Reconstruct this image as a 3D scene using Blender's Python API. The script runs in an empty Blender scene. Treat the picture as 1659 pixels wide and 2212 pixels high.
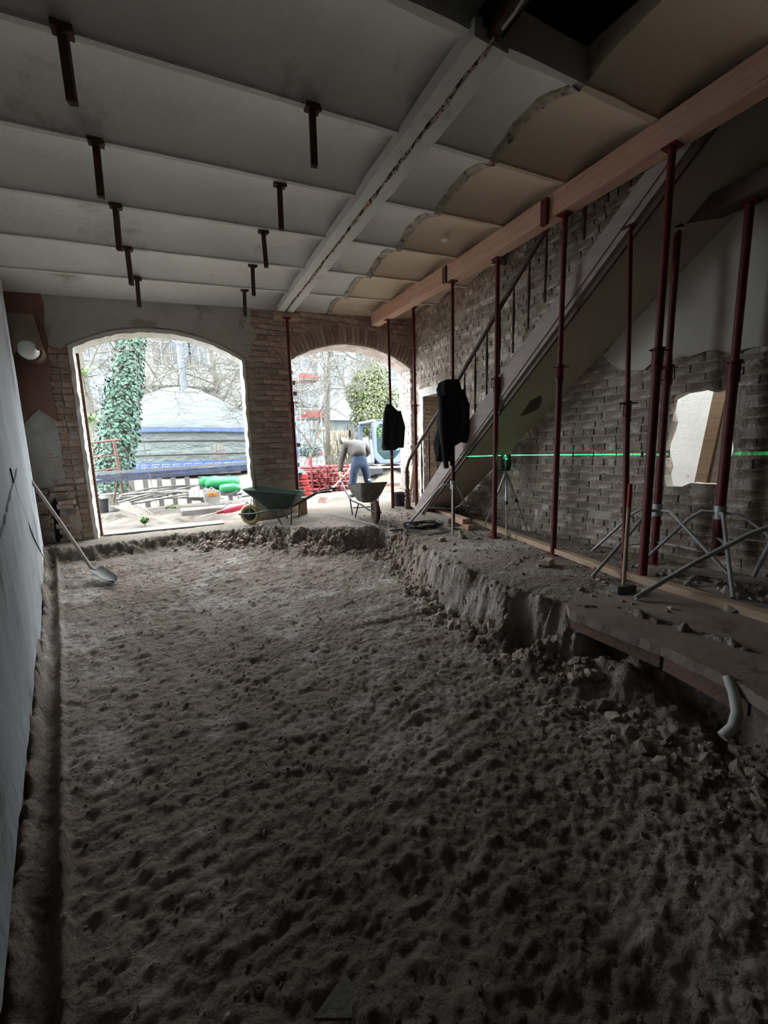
import bpy, bmesh, math, random
import numpy as np
from mathutils import Vector, Matrix
from mathutils.geometry import tessellate_polygon
from math import sin, cos, pi, radians
rnd = random.Random(7)
SC = bpy.context.scene
COL = SC.collection

# ------------------------------------------------------------------ camera
FPX, CX, CY = 865.0, 829.5, 1106.0
PITCH, ROLL, YAW = radians(8.6), radians(-1.65), radians(27.3)
EYE = Vector((0, 0, 1.1))
_F = Vector((sin(YAW)*cos(PITCH), cos(YAW)*cos(PITCH), -sin(PITCH)))
_R0 = Vector((cos(YAW), -sin(YAW), 0)); _U0 = _R0.cross(_F)
_R = cos(ROLL)*_R0 + sin(ROLL)*_U0
_U = -sin(ROLL)*_R0 + cos(ROLL)*_U0
cam_d = bpy.data.cameras.new('camera'); cam = bpy.data.objects.new('camera', cam_d); COL.objects.link(cam)
cam_d.sensor_fit = 'HORIZONTAL'; cam_d.sensor_width = 36; cam_d.lens = FPX*36/1659; cam_d.clip_start = .03; cam_d.clip_end = 300
M = Matrix((_R, _U, -_F)).transposed().to_4x4(); M.translation = EYE
cam.matrix_world = M
SC.camera = cam
SC.view_settings.view_transform = 'Standard'; SC.view_settings.look = 'None'
SC.view_settings.gamma = 1; SC.view_settings.use_curve_mapping = False
SC.view_settings.exposure = 2.45
SC.cycles.max_bounces = 8; SC.cycles.diffuse_bounces = 5; SC.cycles.glossy_bounces = 3
SC.cycles.sample_clamp_indirect = 4

def _ray(x, y): return _F + _R*((x-CX)/FPX) - _U*((y-CY)/FPX)
def at_y(x, y, Y): d = _ray(x, y); return EYE + d*((Y-EYE.y)/d.y)
def at_x(x, y, X): d = _ray(x, y); return EYE + d*((X-EYE.x)/d.x)
def at_z(x, y, Z): d = _ray(x, y); return EYE + d*((Z-EYE.z)/d.z)
def to_px(P):
    d = Vector(P)-EYE; z = d.dot(_F)
    if z < .05: return None
    return CX+FPX*d.dot(_R)/z, CY-FPX*d.dot(_U)/z, z

# ------------------------------------------------------------------ sky and lights
world = bpy.data.worlds.new('overcast_sky'); SC.world = world; world.use_nodes = True
wn = world.node_tree.nodes; wl = world.node_tree.links
bg = wn['Background']
tc = wn.new('ShaderNodeTexCoord'); sx = wn.new('ShaderNodeSeparateXYZ'); cr = wn.new('ShaderNodeValToRGB')
wl.new(tc.outputs['Generated'], sx.inputs[0]); wl.new(sx.outputs[2], cr.inputs[0]); wl.new(cr.outputs[0], bg.inputs[0])
cr.color_ramp.elements[0].position = 0; cr.color_ramp.elements[0].color = (.48, .55, .60, 1)
cr.color_ramp.elements[1].position = 1; cr.color_ramp.elements[1].color = (.80, .86, .88, 1)
bg.inputs[1].default_value = 5.0
def portal(name, x0, x1, z0, z1, y):
    l = bpy.data.lights.new(name, 'AREA'); l.shape = 'RECTANGLE'; l.size = x1-x0; l.size_y = z1-z0
    l.cycles.is_portal = True
    o = bpy.data.objects.new(name, l); COL.objects.link(o)
    o.location = ((x0+x1)/2, y, (z0+z1)/2); o.rotation_euler = (radians(-90), 0, 0)
portal('sky_portal', -1.06, 1.1, 0, 2.86, 7.04); portal('sky_portal', 1.8, 4.05, 0, 2.95, 7.04)

# ------------------------------------------------------------------ noise
_L = np.random.RandomState(3).rand(256, 256)
def vnoise(x, y):
    xi = np.floor(x).astype(int); yi = np.floor(y).astype(int); fx = x-xi; fy = y-yi
    fx = fx*fx*(3-2*fx); fy = fy*fy*(3-2*fy)
    a = _L[xi & 255, yi & 255]; b = _L[(xi+1) & 255, yi & 255]; c = _L[xi & 255, (yi+1) & 255]; d = _L[(xi+1) & 255, (yi+1) & 255]
    return (a*(1-fx)+b*fx)*(1-fy)+(c*(1-fx)+d*fx)*fy - .5
def fbm(x, y, o=4, g=.55):
    s = 0; a = 1
    for i in range(o): s = s+a*vnoise(x*2**i+17.3*i, y*2**i+5.1*i); a *= g
    return s

# ------------------------------------------------------------------ materials
MATS = {}
def mat(name, c, c2=None, scale=5, rough=.85, bump=0, bscale=None, metal=0, spots=None, sscale=3, sthr=.55, rand=0, bdist=.02, stretch=None, isl=False):
    if name in MATS: return MATS[name]
    m = bpy.data.materials.new(name); m.use_nodes = True; n = m.node_tree.nodes; l = m.node_tree.links
    p = n['Principled BSDF']; p.inputs['Roughness'].default_value = rough; p.inputs['Metallic'].default_value = metal
    p.inputs['Specular IOR Level'].default_value = .3
    t = n.new('ShaderNodeTexCoord'); src = t.outputs['Object']
    if rand or stretch:
        mp = n.new('ShaderNodeMapping'); l.new(src, mp.inputs[0]); src = mp.outputs[0]
        if stretch: mp.inputs['Scale'].default_value = stretch
    def noise(sc, det=5, off=0):
        x = n.new('ShaderNodeTexNoise'); x.inputs['Scale'].default_value = sc; x.inputs['Detail'].default_value = det
        x.inputs['Roughness'].default_value = .6
        l.new(src, x.inputs['Vector']); return x.outputs[0]
    out = None
    mixn = n.new('ShaderNodeMix'); mixn.data_type = 'RGBA'
    mixn.inputs[6].default_value = (*c, 1); mixn.inputs[7].default_value = (*(c2 or c), 1)
    rp = n.new('ShaderNodeMapRange'); rp.inputs[1].default_value = .35; rp.inputs[2].default_value = .65
    l.new(noise(scale), rp.inputs[0]); l.new(rp.outputs[0], mixn.inputs[0]); out = mixn.outputs[2]
    if spots:
        m2 = n.new('ShaderNodeMix'); m2.data_type = 'RGBA'; m2.inputs[7].default_value = (*spots, 1); l.new(out, m2.inputs[6])
        r2 = n.new('ShaderNodeMapRange'); r2.inputs[1].default_value = sthr; r2.inputs[2].default_value = sthr+.08
        nn = n.new('ShaderNodeTexNoise'); nn.inputs['Scale'].default_value = sscale; nn.inputs['Detail'].default_value = 8; nn.inputs['Roughness'].default_value = .65
        l.new(src, nn.inputs['Vector']); l.new(nn.outputs[0], r2.inputs[0]); l.new(r2.outputs[0], m2.inputs[0]); out = m2.outputs[2]
    if rand:
        oi = n.new('ShaderNodeObjectInfo'); ge = n.new('ShaderNodeNewGeometry')
        ad = n.new('ShaderNodeMath'); ad.operation = 'ADD'; l.new(oi.outputs['Random'], ad.inputs[0]); l.new(ge.outputs['Random Per Island'], ad.inputs[1])
        fr = n.new('ShaderNodeMath'); fr.operation = 'FRACT'; l.new(ad.outputs[0], fr.inputs[0])
        mr = n.new('ShaderNodeMapRange'); mr.inputs[3].default_value = 1-rand; mr.inputs[4].default_value = 1+rand; l.new(fr.outputs[0], mr.inputs[0])
        hs = n.new('ShaderNodeHueSaturation'); l.new(mr.outputs[0], hs.inputs['Value']); l.new(out, hs.inputs['Color']); out = hs.outputs[0]
    l.new(out, p.inputs['Base Color'])
    if bump:
        b = n.new('ShaderNodeBump'); b.inputs['Strength'].default_value = bump; b.inputs['Distance'].default_value = bdist
        l.new(noise(bscale or scale*4, 8), b.inputs['Height']); l.new(b.outputs[0], p.inputs['Normal'])
    MATS[name] = m; return m

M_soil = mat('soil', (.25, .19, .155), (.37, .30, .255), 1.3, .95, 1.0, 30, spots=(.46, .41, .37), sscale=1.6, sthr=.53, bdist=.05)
M_clod = mat('soil_clod', (.26, .20, .165), (.42, .34, .28), 6, .95, .8, 60, rand=.25)
M_stone = mat('pebble', (.45, .42, .37), (.6, .56, .5), 9, .8, .3, 30, rand=.2)
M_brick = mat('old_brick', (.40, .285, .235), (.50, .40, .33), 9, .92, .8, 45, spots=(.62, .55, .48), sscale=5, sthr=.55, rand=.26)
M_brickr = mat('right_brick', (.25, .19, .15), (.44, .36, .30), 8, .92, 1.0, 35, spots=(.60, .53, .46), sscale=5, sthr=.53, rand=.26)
M_mortar = mat('old_mortar', (.38, .33, .28), (.52, .46, .40), 7, .95, .9, 40, spots=(.28, .22, .18), sscale=6)
M_brickw = mat('whitewashed_brick', (.62, .55, .50), (.5, .38, .33), 7, .9, .8, 40, spots=(.70, .66, .62), sscale=5, sthr=.5, rand=.15)
M_orange = mat('orange_brick', (.40, .25, .18), (.48, .35, .27), 7, .9, .8, 40, spots=(.52, .46, .40), sscale=5, sthr=.52, rand=.25)
M_white = mat('white_plaster', (.66, .64, .59), (.55, .52, .46), 5, .85, .4, 30)
M_plgrey = mat('grey_lintel_plaster', (.40, .375, .335), (.48, .45, .41), 3, .9, .5, 30, spots=(.3, .265, .225), sscale=2, sthr=.58)
M_plbeige = mat('beige_plaster', (.47, .42, .34), (.40, .34, .27), 3, .9, .4, 30, spots=(.3, .24, .19), sscale=3.5, sthr=.58)
M_plright = mat('stairwell_plaster', (.56, .53, .46), (.48, .445, .39), 1.4, .85, .3, 20)
M_soffit = mat('soffit_plaster', (.52, .44, .35), (.45, .375, .30), 2, .85, .3, 20, spots=(.1, .075, .06), sscale=1.3, sthr=.68)
M_left = mat('left_wall_plaster', (.42, .44, .465), (.30, .31, .315), 2.5, .85, .7, 14, spots=(.17, .16, .15), sscale=2.4, sthr=.56, stretch=(1, 1, .4))
M_brown = mat('brown_painted_plaster', (.19, .10, .075), (.25, .145, .11), 3, .9, .4, 20, spots=(.28, .25, .22), sscale=2, sthr=.66)
M_patch = mat('grey_patch_plaster', (.32, .30, .26), (.42, .40, .36), 5, .9, .5, 25, spots=(.15, .11, .09), sscale=6, sthr=.6)
M_timber = mat('timber_beam', (.58, .34, .25), (.68, .44, .33), 3, .75, .3, 30, stretch=(9, .8, 9), spots=(.36, .19, .13), sscale=2.5, sthr=.6)
M_board = mat('rough_board', (.50, .36, .25), (.40, .28, .2), 4, .8, .3, 30, stretch=(8, 1, 8))
M_grey_board = mat('dusty_board', (.36, .31, .27), (.25, .21, .18), 4, .85, .4, 30, stretch=(8, 1.5, 8))
M_stair = mat('stair_wood', (.42, .35, .33), (.34, .275, .255), 3, .7, .3, 30, stretch=(5, 1, 5), spots=(.37, .33, .31), sscale=4, sthr=.58)
M_dwood = mat('dark_wood', (.085, .055, .045), (.12, .08, .065), 5, .55, .2, 30)
M_red = mat('red_prop_paint', (.135, .017, .017), (.09, .013, .014), 5, .5, .2, 60, spots=(.06, .018, .016), sscale=7, sthr=.58)
M_redb = mat('bright_red_paint', (.4, .03, .03), (.3, .03, .03), 6, .5)
M_pink = mat('faded_red_paint', (.16, .024, .024), (.115, .018, .019), 7, .6, rand=.2)
M_rust = mat('rusty_steel', (.075, .035, .026), (.11, .055, .04), 12, .85, .4, 60)
M_galv = mat('galvanised_steel', (.42, .42, .42), (.30, .30, .30), 8, .45, .1, 50, metal=.3)
M_alu = mat('aluminium', (.18, .19, .21), (.13, .14, .16), 8, .4, metal=.5)
M_black = mat('black_rubber', (.018, .018, .02), (.03, .03, .032), 8, .6)
M_cloth = mat('black_fabric', (.008, .008, .009), (.014, .014, .016), 10, .9, .4, 60)
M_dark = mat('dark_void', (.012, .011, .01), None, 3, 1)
M_tray = mat('green_tray_metal', (.025, .05, .045), (.045, .065, .055), 6, .6, .2, 40, spots=(.15, .12, .1), sscale=5, sthr=.62)
M_tray2 = mat('dusty_tray_metal', (.10, .095, .085), (.16, .15, .13), 6, .65, .2, 40)
M_frame = mat('green_frame_paint', (.03, .05, .045), (.05, .06, .055), 8, .5)
M_tan = mat('tan_tyre', (.45, .35, .20), (.36, .27, .15), 8, .8)
M_slab = mat('concrete', (.32, .25, .21), (.25, .19, .16), 2, .85, .35, 30, spots=(.16, .115, .09), sscale=3, sthr=.6)
M_conc = mat('grey_concrete', (.20, .195, .18), (.14, .13, .12), 4, .9, .5, 40)
M_plastic = mat('white_plastic', (.55, .55, .52), None, 3, .5)
M_glass = mat('lamp_glass', (.55, .57, .53), (.7, .72, .7), 5, .12)
M_skin = mat('skin', (.45, .27, .2), (.5, .3, .22), 6, .6)
M_jack = mat('brown_work_jacket', (.032, .027, .025), (.05, .043, .04), 8, .9, .5, 14)
M_jean = mat('blue_jeans', (.013, .022, .045), (.024, .036, .062), 10, .9, .4, 25)
M_yard = mat('yard_soil', (.065, .054, .045), (.115, .098, .083), 2, .95, .9, 18, spots=(.04, .03, .025), sscale=3, sthr=.56)
M_orsoil = mat('orange_soil', (.14, .098, .066), (.115, .08, .055), 4, .95, .9, 14)
M_yroof = mat('yurt_roof_canvas', (.075, .083, .083), (.058, .066, .067), 1.2, .85, 1.0, 1.4, bdist=.4, stretch=(1, 1, 4))
M_ywall = mat('yurt_wall_canvas', (.105, .118, .116), (.135, .148, .132), 1.2, .85, 1.0, 1.6, bdist=.6, stretch=(1, 1, 2.4))
M_yblue = mat('yurt_blue_band', (.025, .045, .14), (.04, .06, .17), 3, .85)
M_ywhite = mat('yurt_white_trim', (.17, .185, .205), None, 3, .85)
M_ivy = mat('ivy_leaf', (.016, .042, .025), (.045, .085, .058), 3, .5, rand=.45)
M_bark = mat('bark', (.06, .05, .043), (.085, .075, .064), 12, .95, .8, 30)
M_barkl = mat('pale_bark', (.09, .08, .065), (.065, .06, .05), 12, .95, .6, 30)
M_bush = mat('conifer_green', (.062, .075, .03), (.095, .105, .048), 2, .7, rand=.35)
M_bush2 = mat('blue_green_shrub', (.05, .08, .075), (.08, .11, .10), 2, .7, rand=.35)
M_weed = mat('weed_green', (.08, .14, .045), (.12, .18, .07), 3, .7, rand=.3)
M_fac1 = mat('cream_render', (.19, .188, .17), (.16, .16, .145), .6, .9)
M_fac2 = mat('pale_blue_render', (.10, .125, .145), (.12, .14, .155), .6, .9)
M_fac3 = mat('white_render', (.13, .145, .15), (.105, .118, .12), .6, .9)
M_wfr = mat('white_window_frame', (.2, .215, .22), None, 3, .6)
M_pane = mat('window_pane', (.035, .042, .05), (.055, .065, .075), 1.2, .12)
M_shut = mat('brown_window', (.04, .036, .032), (.055, .05, .045), 2, .3)
M_green = mat('green_sack', (.012, .14, .045), (.02, .18, .065), 6, .5, .5, 12, spots=(.5, .6, .55), sscale=5, sthr=.68)
M_pipe = mat('stovepipe_steel', (.05, .055, .065), (.07, .075, .085), 4, .4, metal=.3)
M_oran = mat('orange_plastic', (.45, .17, .02), None, 3, .4)
M_bred = mat('red_plastic', (.24, .02, .016), (.19, .018, .015), 4, .5)
M_cyan = mat('turquoise_plastic', (.02, .22, .27), None, 4, .4)
M_excav = mat('blue_grey_machine', (.05, .062, .09), (.07, .085, .115), 4, .5)

def emis(name, c, s):
    m = bpy.data.materials.new(name); m.use_nodes = True; p = m.node_tree.nodes['Principled BSDF']
    p.inputs['Base Color'].default_value = (*c, 1); p.inputs['Emission Color'].default_value = (*c, 1); p.inputs['Emission Strength'].default_value = s
    return m
M_led = emis('green_laser_window', (.05, 1, .35), 3)

# soil colour darkened towards the arches to tone down the bright daylight there
def soil_arch_darkening():
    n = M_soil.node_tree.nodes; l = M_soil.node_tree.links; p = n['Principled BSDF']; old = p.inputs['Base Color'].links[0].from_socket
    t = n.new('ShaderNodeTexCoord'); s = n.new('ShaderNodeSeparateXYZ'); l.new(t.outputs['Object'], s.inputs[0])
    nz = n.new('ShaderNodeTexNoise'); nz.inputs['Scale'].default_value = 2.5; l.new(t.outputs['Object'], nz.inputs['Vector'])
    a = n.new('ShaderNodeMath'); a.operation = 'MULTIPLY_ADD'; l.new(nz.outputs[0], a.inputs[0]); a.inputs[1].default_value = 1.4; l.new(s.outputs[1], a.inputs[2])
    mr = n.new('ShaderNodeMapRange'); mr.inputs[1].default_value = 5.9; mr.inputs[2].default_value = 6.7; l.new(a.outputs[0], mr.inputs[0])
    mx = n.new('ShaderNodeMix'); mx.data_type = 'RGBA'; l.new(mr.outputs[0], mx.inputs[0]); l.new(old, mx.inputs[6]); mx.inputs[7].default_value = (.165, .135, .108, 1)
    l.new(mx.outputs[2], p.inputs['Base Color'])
soil_arch_darkening()
# ceiling paint: grey on one side of the removed partition, ochre on the other (world X 2.5)
def ceiling_mat():
    m = mat('ceiling_plaster', (.64, .635, .61), (.56, .555, .53), 1.1, .85, .3, 25, spots=(.36, .34, .30), sscale=.9, sthr=.6)
    n = m.node_tree.nodes; l = m.node_tree.links; p = n['Principled BSDF']
    old = p.inputs['Base Color'].links[0].from_socket
    t = n.new('ShaderNodeTexCoord'); s = n.new('ShaderNodeSeparateXYZ'); l.new(t.outputs['Object'], s.inputs[0])
    mr = n.new('ShaderNodeMapRange'); mr.inputs[1].default_value = 2.5; mr.inputs[2].default_value = 2.52; l.new(s.outputs[0], mr.inputs[0])
    mx = n.new('ShaderNodeMix'); mx.data_type = 'RGBA'; l.new(mr.outputs[0], mx.inputs[0]); l.new(old, mx.inputs[6]); mx.inputs[7].default_value = (.58, .48, .365, 1)
    l.new(mx.outputs[2], p.inputs['Base Color']); return m
M_ceil = ceiling_mat()

# ------------------------------------------------------------------ mesh builder
class MB:
    def __init__(s): s.v = []; s.f = []; s.m = []
    def add(s, vs, fs, mi=0):
        o = len(s.v); s.v += [tuple(v) for v in vs]; s.f += [tuple(i+o for i in f) for f in fs]; s.m += [mi]*len(fs); return s
    def box(s, x0, x1, y0, y1, z0, z1, T=None, mi=0):
        vs = [Vector((x, y, z)) for z in (z0, z1) for y in (y0, y1) for x in (x0, x1)]
        if T is not None: vs = [T @ v for v in vs]
        return s.add(vs, [(0, 2, 3, 1), (4, 5, 7, 6), (0, 1, 5, 4), (2, 6, 7, 3), (0, 4, 6, 2), (1, 3, 7, 5)], mi)
    def bar(s, a, b, w, h, mi=0, roll=0):
        a = Vector(a); b = Vector(b); d = (b-a); L = d.length; d.normalize()
        up = Vector((0, 0, 1)) if abs(d.z) < .95 else Vector((0, 1, 0))
        sd = d.cross(up).normalized(); u = sd.cross(d)
        if roll: R = Matrix.Rotation(roll, 3, d); sd = R @ sd; u = R @ u
        vs = [p+sd*sx*w/2+u*sz*h/2 for p in (a, b) for sx, sz in ((-1, -1), (1, -1), (1, 1), (-1, 1))]
        return s.add(vs, [(3, 2, 1, 0), (4, 5, 6, 7), (0, 1, 5, 4), (1, 2, 6, 5), (2, 3, 7, 6), (3, 0, 4, 7)], mi)
    def tube(s, pts, r, n=8, mi=0, caps=True):
        pts = [Vector(p) for p in pts]; rs = r if isinstance(r, (list, tuple)) else [r]*len(pts)
        o = len(s.v); prev = None
        for i, p in enumerate(pts):
            t = (pts[min(i+1, len(pts)-1)]-pts[max(i-1, 0)])
            if t.length < 1e-9: t = Vector((0, 0, 1))
            t.normalize()
            if prev is None:
                a = Vector((0, 0, 1)) if abs(t.z) < .9 else Vector((1, 0, 0)); u = t.cross(a).normalized()
            else:
                u = prev - t*prev.dot(t)
                u = u.normalized() if u.length > 1e-6 else t.orthogonal().normalized()
            prev = u; w = t.cross(u)
            for k in range(n): s.v.append(tuple(p+(u*cos(2*pi*k/n)+w*sin(2*pi*k/n))*rs[i]))
        for i in range(len(pts)-1):
            for k in range(n):
                a = o+i*n+k; b = o+i*n+(k+1) % n; s.f.append((a, b, b+n, a+n)); s.m.append(mi)
        if caps:
            s.f.append(tuple(o+k for k in range(n-1, -1, -1))); s.f.append(tuple(o+(len(pts)-1)*n+k for k in range(n))); s.m += [mi, mi]
        return s
    def rings(s, rings, closed=True, caps=True, mi=0):
        n = len(rings[0]); o = len(s.v)
        for r in rings: s.v += [tuple(p) for p in r]
        for i in range(len(rings)-1):
            for k in range(n if closed else n-1):
                a = o+i*n+k; b = o+i*n+(k+1) % n; s.f.append((a, b, b+n, a+n)); s.m.append(mi)
        if caps:
            s.f.append(tuple(o+k for k in range(n-1, -1, -1))); s.f.append(tuple(o+(len(rings)-1)*n+k for k in range(n))); s.m += [mi, mi]
        return s
    def lathe(s, prof, n=20, c=(0, 0, 0), axis='z', mi=0):
        rr = []
        for r, h in prof:
            ring = []
            for k in range(n):
                a = 2*pi*k/n
                q = (r*cos(a), r*sin(a), h) if axis == 'z' else ((h, r*cos(a), r*sin(a)) if axis == 'x' else (r*sin(a), h, r*cos(a)))
                ring.append((c[0]+q[0], c[1]+q[1], c[2]+q[2]))
            rr.append(ring)
        return s.rings(rr, mi=mi)
    def build(s, name, m, parent=None, smooth=None, bevel=0, kind=None):
        me = bpy.data.meshes.new(name); me.from_pydata(s.v, [], s.f)
        for x in (m if isinstance(m, (list, tuple)) else [m]): me.materials.append(x)
        if any(s.m): me.polygons.foreach_set('material_index', s.m)
        me.validate(); me.update()
        return link(name, me, parent, smooth, bevel, kind)
def link(name, me, parent=None, smooth=None, bevel=0, kind=None):
    if smooth is not None:
        me.polygons.foreach_set('use_smooth', [True]*len(me.polygons)); me.set_sharp_from_angle(angle=radians(smooth))
    o = bpy.data.objects.new(name, me); COL.objects.link(o)
    if parent is not None:
        o.parent = parent
        if parent.location.length or any(parent.rotation_euler):
            pm = Matrix.LocRotScale(parent.location, parent.rotation_euler, None)
            o.matrix_parent_inverse = pm.inverted() if not parent.get('_local') else Matrix()
    if bevel:
        b = o.modifiers.new('bevel', 'BEVEL'); b.width = bevel; b.segments = 2; b.limit_method = 'ANGLE'
    if kind: o['kind'] = kind
    return o
def thing(name, label, cat, loc=(0, 0, 0), rot=(0, 0, 0), group=None, local=False):
    o = bpy.data.objects.new(name, None); COL.objects.link(o); o.location = loc; o.rotation_euler = rot; o.empty_display_size = .1
    o['label'] = label; o['category'] = cat
    if group: o['group'] = group
    if local: o['_local'] = 1
    return o
def tag(o, label, cat, group=None, kind=None):
    o['label'] = label; o['category'] = cat
    if group: o['group'] = group
    if kind: o['kind'] = kind
    return o
def struct(o, label=None, cat=None):
    o['kind'] = 'structure'
    if label: o['label'] = label; o['category'] = cat
    return o
def copy_tree(o, parent=None):
    c = o.copy(); COL.objects.link(c)
    if parent is not None: c.parent = parent
    for ch in list(o.children): copy_tree(ch, c)
    return c
def extrude_poly(mb, outer, holes, fn, d0, d1, mi=0):
    """polygon in (u, v) with holes, fn(u, v, d) -> world, from depth d0 to d1"""
    loops = [outer]+holes; flat = [p for l in loops for p in l]
    tris = tessellate_polygon([[Vector((u, v, 0)) for u, v in l] for l in loops])
    o = len(mb.v); n = len(flat)
    mb.v += [tuple(fn(u, v, d0)) for u, v in flat]+[tuple(fn(u, v, d1)) for u, v in flat]
    for t in tris:
        a, b, c = t; mb.f += [(o+a, o+b, o+c), (o+n+c, o+n+b, o+n+a)]; mb.m += [mi, mi]
    k = o
    for l in loops:
        for i in range(len(l)):
            a = k+i; b = k+(i+1) % len(l); mb.f.append((a, b, b+n, a+n)); mb.m.append(mi)
        k += len(l)
    bm = bmesh.new(); me = bpy.data.meshes.new('t'); me.from_pydata(mb.v, [], mb.f); bm.from_mesh(me); bmesh.ops.recalc_face_normals(bm, faces=bm.faces)
    mb.f = [tuple(v.index for v in f.verts) for f in bm.faces]; bm.free(); bpy.data.meshes.remove(me)
    return mb
def ragged(pts, step=.08, amp=.02, keep=()):
    out = []
    for i, p in enumerate(pts):
        q = pts[(i+1) % len(pts)]; L = math.dist(p, q); n = max(1, int(L/step)) if i not in keep else 1
        for k in range(n):
            t = k/n; a = amp if (k > 0) else 0
            out.append((p[0]+(q[0]-p[0])*t+rnd.uniform(-a, a), p[1]+(q[1]-p[1])*t+rnd.uniform(-a, a)))
    return out
def inpoly(x, y, P):
    c = False; n = len(P)
    for i in range(n):
        x0, y0 = P[i]; x1, y1 = P[i-1]
        if (y0 > y) != (y1 > y) and x < (x1-x0)*(y-y0)/(y1-y0)+x0: c = not c
    return c

# ------------------------------------------------------------------ shell dimensions
YW = 6.6; XR = 4.1; WT = .45
def wallx(y): return -1.53+(6.26-y)*.2          # skewed left wall
def zc(x): return 3.19+.065*x
def arch(x0, x1, zs, za, n=22, z0=None):
    w = (x1-x0)/2; h = za-zs; R = (w*w+h*h)/(2*h); cx = (x0+x1)/2; cz = za-R; a = math.asin(w/R)
    pts = [(cx+R*sin(-a+2*a*i/n), cz+R*cos(-a+2*a*i/n)) for i in range(n+1)]
    if z0 is not None: pts = [(x0, z0)]+pts+[(x1, z0)]
    return pts, (cx, cz, R, a)
A1, g1 = arch(-1.06, 1.1, 2.54, 2.85, z0=-.25)
A2, g2 = arch(1.80, 4.05, 2.60, 2.93, z0=-.25)

# ---- floor: dug trench heightfield with banks
BANK = [(-1.75, 6.15), (-1.0, 6.1), (-.36, 6.3), (.47, 6.15), (1.0, 6.05), (1.45, 5.50), (2.1, 5.12), (2.5, 4.98), (2.66, 4.62), (2.42, 3.6), (2.28, 2.85), (2.25, 2.25), (2.30, 1.83), (2.55, 1.6), (2.6, 1.0), (2.45, .3), (2.4, -2), (-3, -2), (-3, 6.15)]
def ground_z(x, y, detail=True):
    x = np.asarray(x, float); y = np.asarray(y, float)
    wx = x+.10*fbm(x*3, y*3, 3); wy = y+.10*fbm(x*3+9, y*3+4, 3)
    d = np.full(x.shape, 9.); ins = np.zeros(x.shape, bool); n = len(BANK)
    for i in range(n):
        ax, ay = BANK[i]; bx, by = BANK[(i+1) % n]; ex, ey = bx-ax, by-ay
        t = np.clip(((wx-ax)*ex+(wy-ay)*ey)/(ex*ex+ey*ey), 0, 1)
        d = np.minimum(d, np.hypot(wx-ax-t*ex, wy-ay-t*ey))
        cnd = (ay > wy) != (by > wy)
        with np.errstate(divide='ignore', invalid='ignore'): ins ^= cnd & (wx < ex*(wy-ay)/(ey if ey else 1e-9)+ax)
    sd = np.where(ins, d, -d)
    top = .10*np.clip((y-4)/2, 0, 1)*np.clip((x-.9)/1, 0, 1) + .03*np.clip((y-5)/1.5, 0, 1)
    bot = -.38+.125*np.clip(y-4, 0, 2.2)
    bot = bot-.03*np.clip(x-1, 0, 1)*(y < 3)
    s = np.clip(sd/.17, 0, 1); s = s*s*(3-2*s)
    z = top*(1-s)+bot*s
    # slumped heap at the foot of the far bank
    z = z+.10*np.exp(-((sd-.22)/.16)**2)*np.clip((y-4.2)/1, 0, 1)*np.clip((x-.1)/.6, 0, 1)*(.6+1.2*fbm(x*3, y*3, 3))
    z = z+.13*np.exp(-((sd-.2)/.17)**2)*np.clip((3.2-y)/1, 0, 1)*(.6+1.6*fbm(x*3, y*3, 3))*(x > 1)
    # left footing strip: dug gully then a thin ridge parallel to the wall
    w = x-(-1.53+(6.26-y)*.2)
    z = z+.05*np.exp(-((w-.115)/.014)**2)*(y < 6.1)*np.clip(1+1.2*fbm(x*2, y*3, 3), 0, 2)
    z = z-.04*np.exp(-((w-.06)/.035)**2)*(y < 6)+.13*np.exp(-((w+.0)/.03)**2)*(y < 6.1)*(.8+1.5*fbm(x*4, y*5, 3))
    if detail:
        lump = fbm(x*2.3, y*2.3, 3); r = fbm(x*12, y*12, 3); f = fbm(x*30+3, y*30, 3)
        side = np.exp(-((sd-.09)/.09)**2)
        tr = .75*(sd > 0)+.32*(sd <= 0)
        st_ = fbm(x*5+y*2, y*16-x*4, 3)
        z = z+.035*lump*tr+tr*.017*np.abs(r)+.020*f*tr+.018*st_*tr+.012*tr*fbm(x*55, y*48, 2)+side*(.07*r+.05*f+.07*fbm(x*5, y*5, 2))
        # compacted tread marks, long shallow ridges
        z = z+.006*np.sin(x*28+y*9+6*lump)*np.clip(r*3+.3, 0, 1)*(sd > .2)
        # vertical scoop marks cut in the bank face
        z = z-.03*np.exp(-((sd-.06)/.05)**2)*(np.sin((x*.8+y)*38+4*r) > .1)
    return z
def gz(x, y): return float(ground_z(np.array([x]), np.array([y]))[0])
def heightfield(name, xs, ys, fn, m):
    X, Y = np.meshgrid(xs, ys); Z = fn(X, Y); nx, ny = len(xs), len(ys)
    me = bpy.data.meshes.new(name); me.vertices.add(nx*ny); me.vertices.foreach_set('co', np.stack([X, Y, Z], -1).astype(np.float32).ravel())
    i = np.arange(nx*ny).reshape(ny, nx); q = np.stack([i[:-1, :-1], i[:-1, 1:], i[1:, 1:], i[1:, :-1]], -1).reshape(-1, 4)
    me.loops.add(q.size); me.loops.foreach_set('vertex_index', q.ravel().astype(np.int32))
    me.polygons.add(len(q)); me.polygons.foreach_set('loop_start', (np.arange(len(q))*4).astype(np.int32))
    me.update(calc_edges=True); me.validate(); me.polygons.foreach_set('use_smooth', np.ones(len(q), bool)); me.materials.append(m)
    return link(name, me)
ys = [-1.6]
while ys[-1] < 7.2: ys.append(ys[-1]+max(.006, min(.016, .0035*abs(ys[-1])+.005)))
flo = struct(heightfield('floor', np.linspace(-2.4, 4.4, 520), np.array(ys), ground_z, M_soil), 'dug brown earth floor of the gutted room, stepped lower on the left', 'floor')
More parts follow.
